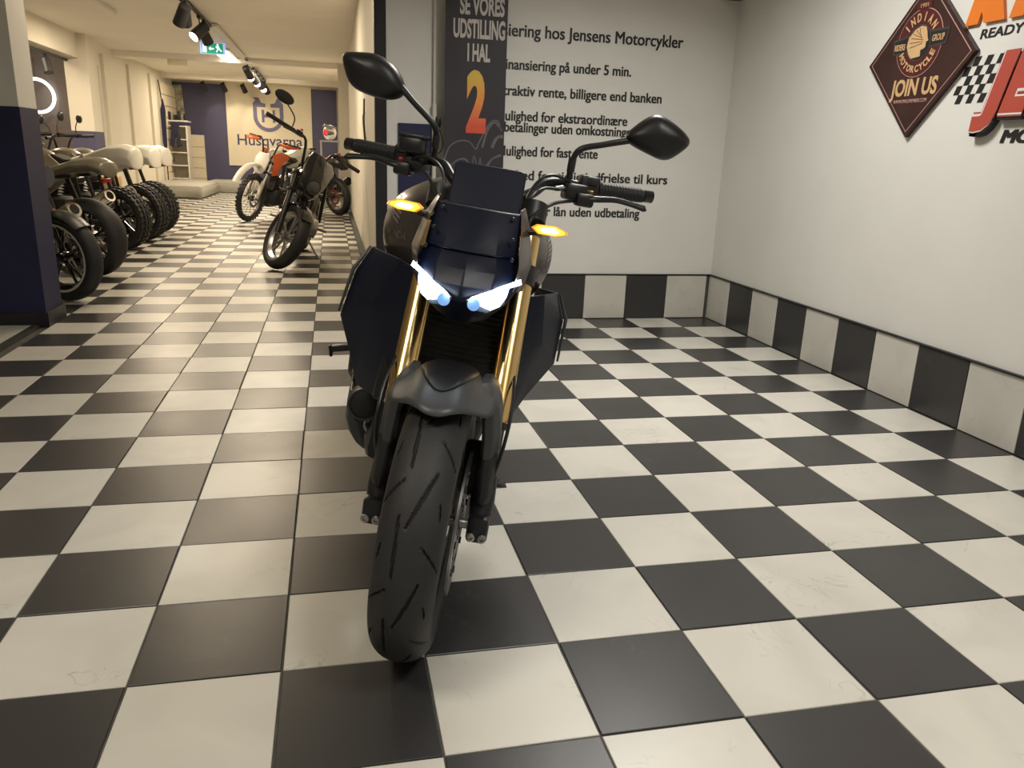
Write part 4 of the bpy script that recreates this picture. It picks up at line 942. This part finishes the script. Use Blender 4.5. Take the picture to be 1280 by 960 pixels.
# shrouds
for s in (-1, 1):
    V_ = dict(A=(.115, .235, .775), G=(.115, .265, .62), Fq=(.125, .33, .42), K=(.208, .42, .432), C=(.270, .405, .72), D=(.284, .425, .60), E=(.236, .43, .497), Bq=(.243, .43, .785), Hq=(.235, .66, .76), I=(.250, .66, .60), J=(.19, .60, .46), X=(.215, .330, .66), Yq=(.175, .275, .79))
    V_ = {k: Vector((s*a, y, z)) for k, (a, y, z) in V_.items()}; ks = list(V_); ix = {k: i for i, k in enumerate(ks)}
    faces = [('A', 'G', 'X', 'Yq'), ('Yq', 'X', 'C', 'Bq'), ('G', 'Fq', 'X'), ('X', 'Fq', 'K', 'E'), ('X', 'E', 'D'), ('X', 'D', 'C'), ('Bq', 'C', 'Hq'), ('C', 'D', 'I', 'Hq'), ('D', 'E', 'J', 'I'), ('E', 'K', 'J')]
    b = MB(); b.add([V_[k] for k in ks], [tuple(ix[k] for k in f) for f in faces]); sh_ = F(b, 'radiator_shroud', M['flareblack'], solid=.006, bevel=.004, ang=20)
    b = MB(); b.tube([V_['Bq']+Vector((s*.004, -.004, 0)), V_['C']+Vector((s*.005, -.003, .005)), V_['D']+Vector((s*.005, -.004, .01))], [.003, .005, .003], 8); child(b, 'edge_trim', M['fender'], sh_)
    b = MB(); b.box((s*.235, .392, .60), (.006, .006, .04), R=Matrix.Rotation(s*.25, 3, 'Y')); child(b, 'reflector', M['steel'], sh_)
# radiator
b = MB(); b.box((0, .345, .585), (.33, .035, .30), R=Matrix.Rotation(-.20, 3, 'X'), ch=.006); rad = F(b, 'radiator', M['black'])
b = MB()
for k in range(22):
    z = .455+k*.0125; b.box((0, .345-(z-.585)*-.20-.021, z), (.29, .006, .003))
o = child(b, 'cooling_fins', M['darkmetal'], rad, smooth=False); o['kind'] = 'stuff'
# frame, engine, pipes
b = MB()
for s in (-1, 1):
    b.tube([(s*.04, .30, .86), (s*.14, .45, .76), (s*.17, .70, .66), (s*.14, .86, .50), (s*.13, .88, .32)], .022, 12, smooth=5)
    b.tube([(s*.05, .33, .76), (s*.12, .42, .62), (s*.12, .50, .48)], .018, 12, smooth=5)
b.tube([(0, .29, .78), (0, .36, .95)], .036, 20)
F(b, 'main_frame', M['black'])
b = MB(); b.box((0, .58, .52), (.36, .22, .20), R=Matrix.Rotation(-.35, 3, 'X'), ch=.02); b.box((0, .50, .60), (.34, .16, .10), R=Matrix.Rotation(-.6, 3, 'X'), ch=.02); b.box((0, .68, .33), (.30, .40, .26), ch=.04); b.box((0, .60, .19), (.20, .30, .10), ch=.03)
eng = F(b, 'engine', M['black'])
for s in (-1, 1):
    b = MB(); b.tube([(s*.14, .72, .33), (s*.185, .72, .33), (s*.195, .72, .33)], [.095, .090, .060], 28); child(b, 'engine_cover', M['darkmetal'], eng)
b = MB(); b.tube([(-.138, .56, .298), (-.138, .530, .298), (-.138, .527, .298)], [.034, .034, .026], 24); oc = child(b, 'oil_filler', M['black'], eng)
b = MB(); b.tube([(-.168, .56, .352), (-.172, .50, .358)], [.048, .042], 28, cap=False); b.tube([(-.172, .502, .358), (-.172, .498, .358)], [.041, .036], 24); oc2 = child(b, 'water_hose_mouth', M['blackm'], eng)
b = MB(); b.lathe([(.455, .040), (.455, .046), (.462, .046), (.462, .040)], (-.172, .042, .358), 'Y', 28, closed=True); child(b, 'hose_ring', M['fender'], eng)
b = MB()
for k in range(5):
    a = 2*PI*k/5; b.tube([(-.138, .524, .298), (-.138+.020*math.cos(a), .524, .298+.020*math.sin(a))], .003, 6)
b.lathe([(.520, .020), (.520, .025), (.526, .025), (.526, .020)], (-.138, 0, .298), 'Y', 24, closed=True); child(b, 'star_cap', M['steel'], eng)
for x in (-.10, -.035, .035, .10):
    b = MB(); b.tube([(x, .44, .56), (x*1.05, .345, .50), (x*1.0, .335, .36), (x*.7, .42, .19), (x*.5, .62, .135), (-.04, .85, .14)], .019, 14, smooth=6); F(b, 'exhaust_header', M['darkmetal'])
# silencer and pointed side shield (machine's right)
secs = []
for z, x0, x1, y in ((.318, -.215, -.150, .72), (.29, -.217, -.140, .70), (.24, -.212, -.128, .69), (.20, -.196, -.122, .70), (.165, -.170, -.118, .71), (.145, -.148, -.122, .73)):
    secs.append([Vector((x0, y+.03, z)), Vector((x0+.008, y+.006, z)), Vector(((x0+x1)/2, y, z)), Vector((x1, y+.02, z)), Vector((x1, y+.25, z)), Vector((x0, y+.25, z))])
b = MB(); b.loft(secs); F(b, 'exhaust_shield', M['fender'], bevel=.004)
b = MB(); b.tube([(-.06, .86, .15), (-.11, .98, .17), (-.165, 1.12, .25), (-.185, 1.22, .31)], .026, 16, smooth=5); b.tube([(-.172, 1.12, .25), (-.178, 1.15, .27), (-.20, 1.42, .42), (-.20, 1.43, .425)], [.04, .055, .055, .04], 24); F(b, 'silencer', M['darkmetal'])
# rear wheel
RY, RZ = 1.455, .315
b = MB(); b.lathe(tyre_prof(.18, .315, .222, .062), (0, RY, RZ), n=96, closed=True); F(b, 'tyre', M['rubber'])
F(rim_mb(.18, .222, RY, RZ), 'wheel_rim', M['gloss']); F(disc_mb(-.085, .12, .085, RY, RZ), 'brake_disc', M['steel'])
b = MB()
for s in (-1, 1): b.tube([(s*.10, .92, .34), (s*.125, 1.15, .34), (s*.125, RY+.02, RZ)], [.035, .028, .022], 12)
b.box((0, 1.0, .34), (.22, .08, .06), ch=.02); b.cyl((-.14, RY, RZ), (.14, RY, RZ), .012); F(b, 'swingarm', M['black'])
b = MB(); b.loft([[Vector((x, y, z)) for x, z in ((-w, zb), (-w*.8, zt), (w*.8, zt), (w, zb), (0, zb-.02))] for y, w, zt, zb in ((.80, .09, .85, .80), (.90, .13, .835, .77), (1.05, .14, .83, .77), (1.15, .11, .86, .80), (1.20, .10, .91, .83), (1.38, .08, .93, .86))]); F(b, 'seat', M['seat'], bevel=.01)
b = MB(); b.loft([[Vector((x, y, z)) for x, z in ((-w, zt-.05), (-w*.5, zt), (w*.5, zt), (w, zt-.05), (0, zb))] for y, w, zt, zb in ((.95, .14, .77, .68), (1.2, .12, .82, .74), (1.42, .08, .885, .83), (1.55, .035, .91, .88))]); F(b, 'tail_cowl', M['flareblack'], bevel=.006)
b = MB(); b.box((0, 1.60, .62), (.14, .03, .10), ch=.01); b.tube([(0, 1.40, .82), (0, 1.60, .67)], .018, 10); F(b, 'plate_holder', M['black'])
# footpegs and brackets
for s in (-1, 1):
    b = MB(); b.loft([[Vector((s*x, y, z)) for y, z in ((.86, .30), (.80, .34), (.80, .425), (.86, .445), (.93, .40), (.93, .32))] for x in (.175, .215)])
    br = F(b, 'footpeg_bracket', M['darkmetal'], bevel=.006)
    b = MB(); b.box((s*.255, .85, .415), (.085, .030, .020), R=Matrix.Rotation(s*.30*1, 3, 'Y'), ch=.005); b.box((s*.297, .85, .395), (.010, .024, .035), R=Matrix.Rotation(s*.3, 3, 'Y'), ch=.003); child(b, 'footpeg', M['black'], br)
    b = MB(); b.cyl((s*.214, .83, .405), (s*.221, .83, .405), .010, n=12); b.cyl((s*.214, .83, .350), (s*.221, .83, .350), .008, n=12); b.tube([(s*.2, .795, .405), (s*.2, .79, .405)], .008, 12); b.tube([(s*.2, .795, .35), (s*.2, .79, .35)], .008, 12); child(b, 'bracket_bolt', M['steel'], br)
# side stand (machine's left)
b = MB(); b.tube([(.11, .80, .26), (.20, .81, .18), (.315, .83, .088)], [.014, .012, .010], 12); b.box((.11, .80, .27), (.05, .05, .05), ch=.01); ss = F(b, 'side_stand', M['black'])
b = MB(); b.box((.325, .835, .078), (.055, .038, .010), R=Matrix.Rotation(.229, 3, 'Y'), ch=.004); child(b, 'stand_foot', M['black'], ss)

# ---------------------------------------------------------------- background motorcycles, built by one maker with options
def make_bike(label, loc, heading, lean, st=0.0, wb=1.45, rf=.31, rr_=.31, wf=.11, wr=.16, knob=False, wire=False, paint='gloss', tail='seat', rimm='gloss', stripe=None, high=0, nacelle=False, can='chrome', dirt=False, mirrors=True, group=None, name='parked_motorcycle', side=None, hub='steel', cs=-1, ww=.37, tk=1.0):
    t = bike_root(name, label, (loc[0], loc[1], .004), heading, lean, group=group)
    S = steer_m(st)
    def A(mb, nm, m, steer=False, par=None, **k): return mb.build(nm, M[m] if isinstance(m, str) else m, par or t, M=(S if steer and not par else None), **k)
    rim_f = rf-.078 if not dirt else rf-.05; rim_r = rr_-.09 if not dirt else rr_-.06
    for (cy_, r, w, rim_, stf) in ((0, rf, wf, rim_f, True), (wb, rr_, wr, rim_r, False)):
        if knob: mb = knob_tyre(w, r, rim_, cy_, r)
        else: mb = MB(); mb.lathe(tyre_prof(w, r, rim_, w*.42), (0, cy_, r), n=72, closed=True)
        A(mb, 'tyre', 'rubber', stf)
        rm = A(rim_mb(w, rim_, cy_, r, 5, wire), 'wheel_rim', rimm, stf)
        if stripe:
            b = MB()
            for s in (-1, 1): b.lathe([(s*w*.45, rim_-.004), (s*w*.47, rim_+.010), (s*w*.485, rim_+.010), (s*w*.465, rim_-.004)], (0, cy_, r), n=56, closed=True)
            A(b, 'rim_stripe', stripe, par=rm)
        A(disc_mb((.055 if stf else (.075 if hub == 'reddisc' else -.07)), .13, .09, cy_, r), 'brake_disc', hub, stf)
    for s in (-1, 1):
        sx = .095; lo = Vector((s*sx, 0, rf)); up = Vector((s*sx, .4663*.56, rf+.56))
        b = MB(); b.tube([lo, lo.lerp(up, .5)], [.028, .024], 14); b.tube([lo.lerp(up, .5), up], .021, 14); A(b, 'fork_leg', 'black' if not dirt else 'steel', True)
        if stripe: b = MB(); b.box(lo.lerp(up, .42)+Vector((s*.026, 0, 0)), (.008, .03, .14), R=Matrix.Rotation(-.436, 3, 'X'), ch=.003); A(b, 'fork_reflector', 'orange', True)
        if dirt: b = MB(); b.box(lo.lerp(up, .25)+Vector((0, -.03, 0)), (.045, .015, .28), R=Matrix.Rotation(-.436, 3, 'X'), ch=.006); A(b, 'fork_guard', 'white', True)
    b = MB(); b.cyl((-.11, 0, rf), (.11, 0, rf), .012); A(b, 'axle', 'steel', True)
    b = MB(); b.box((0, .26, rf+.53), (.25, .07, .03), R=Matrix.Rotation(-.436, 3, 'X'), ch=.008); b.box((0, .19, rf+.38), (.25, .07, .03), R=Matrix.Rotation(-.436, 3, 'X'), ch=.008); A(b, 'triple_clamp', 'darkmetal', True)
    # front fender
    b = MB(); secs = []; off = .16 if dirt else .018
    for k in range(11):
        th = math.radians((28 if dirt else 45)+k*(9.5 if dirt else 10)); r = rf+off; w = wf*(.62 if not dirt else .75-.03*abs(k-4))
        secs.append([Vector((x*w, -(r-q)*math.cos(th)-(.05 if dirt else 0), rf+(r-q)*math.sin(th))) for x, q in ((-1, .03), (-.6, .006), (0, 0), (.6, .006), (1, .03), (.6, .012), (0, .006), (-.6, .012))])
    b.loft(secs); A(b, 'front_fender', 'white' if dirt else paint, True, ang=50)
    # bars
    zb = rf+.70+high; yb = .30
    b = MB(); pts = [(-ww, yb+.12, zb+.02), (-.24, yb+.06, zb+.02), (-.14, yb+.01, zb+.0), (-.06, yb-.02, rf+.60), (.06, yb-.02, rf+.60), (.14, yb+.01, zb+.0), (.24, yb+.06, zb+.02), (ww, yb+.12, zb+.02)]
    b.tube(pts, .013, 12, smooth=4); A(b, 'handlebar', 'black', True)
    for s in (-1, 1):
        b = MB(); b.tube([(s*.25, yb+.065, zb+.02), (s*(ww+.01), yb+.124, zb+.02)], .019, 14); A(b, 'grip', 'blackm', True)
        b = MB(); b.box((s*.215, yb+.045, zb+.025), (.06, .05, .05), ch=.01); b.tube([(s*.19, yb+.0, zb+.01), (s*.27, yb+.0, zb+.01), (s*.36, yb+.06, zb)], .008, 8, smooth=3); A(b, 'lever', 'black', True)
        if not dirt: b = MB(); b.box((s*.212, yb+.03, zb+.062), (.022, .02, .018), ch=.004); A(b, 'kill_switch', 'red', True)
        if mirrors:
            b = MB(); mx_ = .19 if nacelle else 0; b.tube([(s*(.20+mx_*.5), yb+.04, zb+.04), (s*(.21+mx_*.6), yb+.03, zb+.12), (s*(.26+mx_), yb+.02, zb+.19)], .006, 8, smooth=4); mm = A(b, 'mirror', 'black', True)
            b = MB(); b.ell((s*(.30+mx_), yb+.02, zb+.22), (.095 if nacelle else .05, .018, .050 if nacelle else .05)); A(b, 'mirror_housing', 'black', par=mm)
        if dirt:
            b = MB(); b.tube([(s*.39, yb+.12, zb+.02), (s*.40, yb+.02, zb+.0), (s*.30, yb-.05, zb+.0), (s*.17, yb-.03, zb+.01)], [.012, .02, .035, .02], 10, smooth=4, flat=.5); A(b, 'handguard', 'orange', True)
    # headlight
    if nacelle:
        b = MB(); b.loft([[Vector((x*w, y+(0 if abs(x) < .9 else .05), z)) for x in (-1, -.5, 0, .5, 1)]+[Vector((.8*w, y+.14, z)), Vector((-.8*w, y+.14, z))] for z, w, y in ((rf+.36, .06, .06), (rf+.42, .105, .03), (rf+.52, .115, .03), (rf+.62, .115, .07), (rf+.72, .10, .13), (rf+.78, .06, .18))]); nc = A(b, 'headlight_nacelle', 'gloss', True, bevel=.006)
        b = MB(); b.tube([(0, .04, rf+.50), (0, .015, rf+.50), (0, .008, rf+.50)], [.062, .062, .052], 28); A(b, 'headlight', 'glass', par=nc)
        b = MB(); b.lathe([(.012, .060), (.012, .068), (.022, .068), (.022, .060)], (0, 0, rf+.50), 'Y', 28, closed=True); A(b, 'headlight_ring', 'darkmetal', par=nc)
    elif dirt:
        b = MB(); b.loft([[Vector((-w, y+.02, z)), Vector((0, y, z)), Vector((w, y+.02, z)), Vector((w, y+.05, z)), Vector((-w, y+.05, z))] for z, w, y in ((rf+.36, .05, .06), (rf+.44, .10, .06), (rf+.58, .11, .12), (rf+.66, .08, .16))]); A(b, 'number_plate', 'white', True, bevel=.005)
    else:
        b = MB(); b.ell((0, .12, rf+.52), (.085, .09, .085)); hl = A(b, 'headlight', 'black', True); b = MB(); b.tube([(0, .05, rf+.52), (0, .03, rf+.52)], [.075, .07], 24); A(b, 'headlight_glass', 'glass', par=hl)
    # tank, seat, tail
    zt = rf+.60+(.06 if dirt else 0)+(.05 if tail == 'white' else 0)
    def ts(y, w, z1, z0): return [Vector((x, y, z)) for x, z in ((0, z1), (w*.6, z1-.02), (w, z1-.10), (w*.9, z0+.04), (w*.5, z0), (-w*.5, z0), (-w*.9, z0+.04), (-w, z1-.10), (-w*.6, z1-.02))]
    b = MB(); b.loft([ts(.34, .07, zt-.05, zt-.22), ts(.42, .13, zt, zt-.24), ts(.55, .155, zt+.03, zt-.24), ts(.70, .14, zt, zt-.22), ts(.82, .09, zt-.08, zt-.2)]); A(b, 'fuel_tank', paint, sub=1)
    if dirt:
        for s in (-1, 1):
            b = MB(); b.loft([[Vector((s*.09, .22, zt-.05)), Vector((s*.14, .40, zt-.0)), Vector((s*.12, .75, zt-.06))], [Vector((s*.13, .20, zt-.15)), Vector((s*.19, .36, zt-.12)), Vector((s*.13, .75, zt-.10))], [Vector((s*.11, .28, zt-.36)), Vector((s*.15, .38, zt-.34)), Vector((s*.10, .60, zt-.2))]]); A(b, 'side_shroud', 'orange', solid=.0)
    b = MB(); b.loft([[Vector((x*w, y, z)) for x, z in ((-1, z1-.05), (-.7, z1), (.7, z1), (1, z1-.05), (0, z1-.09))] for y, w, z1 in ((.78, .09, zt-.04), (.95, .13, zt-.09), (1.15, .135, zt-.085), (wb-.05, .10, zt-.03), (wb+.08, .06, zt-.01))]); A(b, 'seat', 'seat', bevel=.012)
    if tail:
        m_ = {'seat': 'black'}.get(tail, tail)
        b = MB(); b.loft([[Vector((x*w*(.8+.2*tk), y, z1-.05+z*tk)) for x, z in ((-.8, -.08), (-1, 0), (-.7, .08), (0, .11), (.7, .08), (1, 0), (.8, -.08), (0, -.09))] for y, w, z1 in ((.98, .10, zt-.13), (1.15, .145, zt-.09), (wb, .145, zt+.0), (wb+.18, .14, zt+.015), (wb+.26, .115, zt-.01), (wb+.28, .07, zt-.03))]); A(b, 'tail_fairing', m_, bevel=.012, ang=60)
        b = MB(); b.box((0, wb+.22, zt-.15), (.10, .03, .03), ch=.008); A(b, 'tail_lamp', 'red')
    if side: 
        for s in (-1, 1): b = MB(); b.prism([(.70, zt-.10), (.98, zt-.30), (1.28, zt-.12), (1.24, zt-.02), (1.02, zt-.18), (.84, zt-.04)], ((s*.15+(.0 if s > 0 else .0), 0, 0), (0, 1, 0), (0, 0, 1)), .012*s); A(b, 'side_panel', side, bevel=.004)
    # engine, frame
    b = MB(); b.box((0, .72, .36), (.30, .44, .26), ch=.04); b.box((0, .58, .56), (.20, .18, .26), R=Matrix.Rotation(-.35, 3, 'X'), ch=.02)
    for k in range(6): b.box((0, .57+k*.01, .47+k*.03), (.24, .22, .008), R=Matrix.Rotation(-.35, 3, 'X'))
    en = A(b, 'engine', 'darkmetal')
    for s in (-1, 1): b = MB(); b.tube([(s*.13, .74, .36), (s*.185, .74, .36), (s*.20, .74, .36)], [.10, .095, .06], 24); A(b, 'engine_cover', 'darkmetal' if not nacelle else 'steel', par=en)
    b = MB(); b.tube([(0, .31, rf+.50), (0, .36, rf+.30), (0, .42, .30), (0, .60, .20), (0, .95, .22), (0, 1.0, .45), (0, .95, zt-.16)], .018, 10, smooth=4)
    for s in (-1, 1): b.tube([(s*.04, .31, rf+.50), (s*.10, .60, zt-.22), (s*.11, .95, zt-.16), (s*.10, wb, zt-.12)], .014, 10, smooth=4)
    A(b, 'frame', 'black' if not dirt else 'darkmetal')
    b = MB()
    for s in (-1, 1): b.tube([(s*.10, .98, .33), (s*.115, wb+.03, rr_)], [.03, .022], 10)
    b.cyl((-.13, wb, rr_), (.13, wb, rr_), .012); b.box((0, 1.05, .34), (.2, .06, .06), ch=.01); A(b, 'swingarm', 'black')
    for s in (-1, 1): b = MB(); b.tube([(s*.14, wb-.12, rr_+.05), (s*.13, wb-.25, zt-.16)], .020, 10); A(b, 'rear_shock', 'orange' if stripe else 'black')
    b = MB(); b.tube([(cs*.06, .47, .50), (cs*.08, .38, .40), (cs*.10, .42, .22), (cs*.13, .75, .20), (cs*.15, 1.0, .30), (cs*.17, 1.15, .36)], .022, 12, smooth=5); A(b, 'exhaust_pipe', can)
    b = MB(); p0, p1 = Vector((cs*.17, 1.12, .36)), Vector((cs*.21, wb+.08, .56)); d = (p1-p0).normalized(); b.tube([p0, p0.lerp(p1, .08), p1-d*.01, p1, p1+d*.0005], [.03, .060, .066, .060, .050], 24); mu = A(b, 'silencer', can)
    b = MB(); b.tube([p1-d*.002, p1+d*.002], .040, 20); A(b, 'bore_shade_disc', 'groove', par=mu)  # dark disc on the end face stands for shade inside the opening
    b = MB()
    for s in (-1, 1): b.box((s*.235, .86, .35), (.10, .035, .025), ch=.006)
    b.cyl((-.2, .86, .35), (.2, .86, .35), .010); A(b, 'footpegs', 'steel')
    if lean > 0: b = MB(); L_ = .33; b.tube([(.10, .86, .25), (.10+.14, .83, .25-.14), (.10+.21, .80, .25-.19)], .010, 10); A(b, 'side_stand', 'steel')
    return t
make_bike('black cruiser motorcycle with wide bars and a blade-shaped headlight cowl, standing mid-walkway', (-.69, 5.93), -.10, .29, .60, paint='gloss', nacelle=True, high=.12, rimm='steel', wf=.12, rf=.31, name='cruiser_motorcycle', hub='steel', wb=1.5, ww=.51)
make_bike('white and orange off-road motorcycle with tall knobby front wheel behind the cruiser', (-1.41, 10.9), -.35, .27, -.12, knob=True, wire=True, dirt=True, rf=.35, rr_=.33, wf=.085, wr=.12, mirrors=False, rimm='darkmetal', paint='white', tail='white', name='dirt_motorcycle', high=.12, ww=.41)
make_bike('motorcycle with a reddish wheel hub whose rear wheel shows beside the hall wall', (-.05-math.sin(.62)*1.45, 12.35+math.cos(.62)*1.45), -PI/2-.95, .10, .0, wire=True, rimm='steel', hub='reddisc', wf=.10, wr=.13, mirrors=False, paint='gloss', tail='black', can='darkmetal')
make_bike('black motorcycle nearest the blue pillar, front wheel with a pale rim pinstripe', (-1.93, 4.33), 1.10, -.05, .0, rf=.295, stripe='white', wf=.12, paint='black', tail='seat', mirrors=False, wb=1.5)
def row(x, y, h, **k):    # x, y: where the rear tyre stands; aft is (-sin h, cos h)
    return make_bike(loc=(x+math.sin(h)*1.45, y-math.cos(h)*1.45), heading=h, lean=.06, cs=1, **k)
HR = -PI/2-.45
row(-2.05, 5.45, HR, label='olive grey motorcycle with wide smooth rear tyre behind the pinstriped wheel', wr=.19, paint='olive', tail='olive', side='cream', high=.10, tk=.55)
row(-2.25, 7.30, HR, label='scrambler with white tail and big chrome silencer, first of the three knobby rear tyres', knob=True, wr=.17, paint='olive', tail='white', side='cream', high=.06, group='scramblers with white tails')
row(-2.24, 8.15, HR, label='scrambler with white tail, middle one of the three knobby rear tyres', knob=True, wr=.17, paint='olive', tail='white', high=.06, group='scramblers with white tails')
row(-2.27, 8.95, HR, label='scrambler with white tail, farthest of the three knobby rear tyres', knob=True, wr=.17, paint='olive', tail='white', high=.06, rimm='steel', wire=True, group='scramblers with white tails')
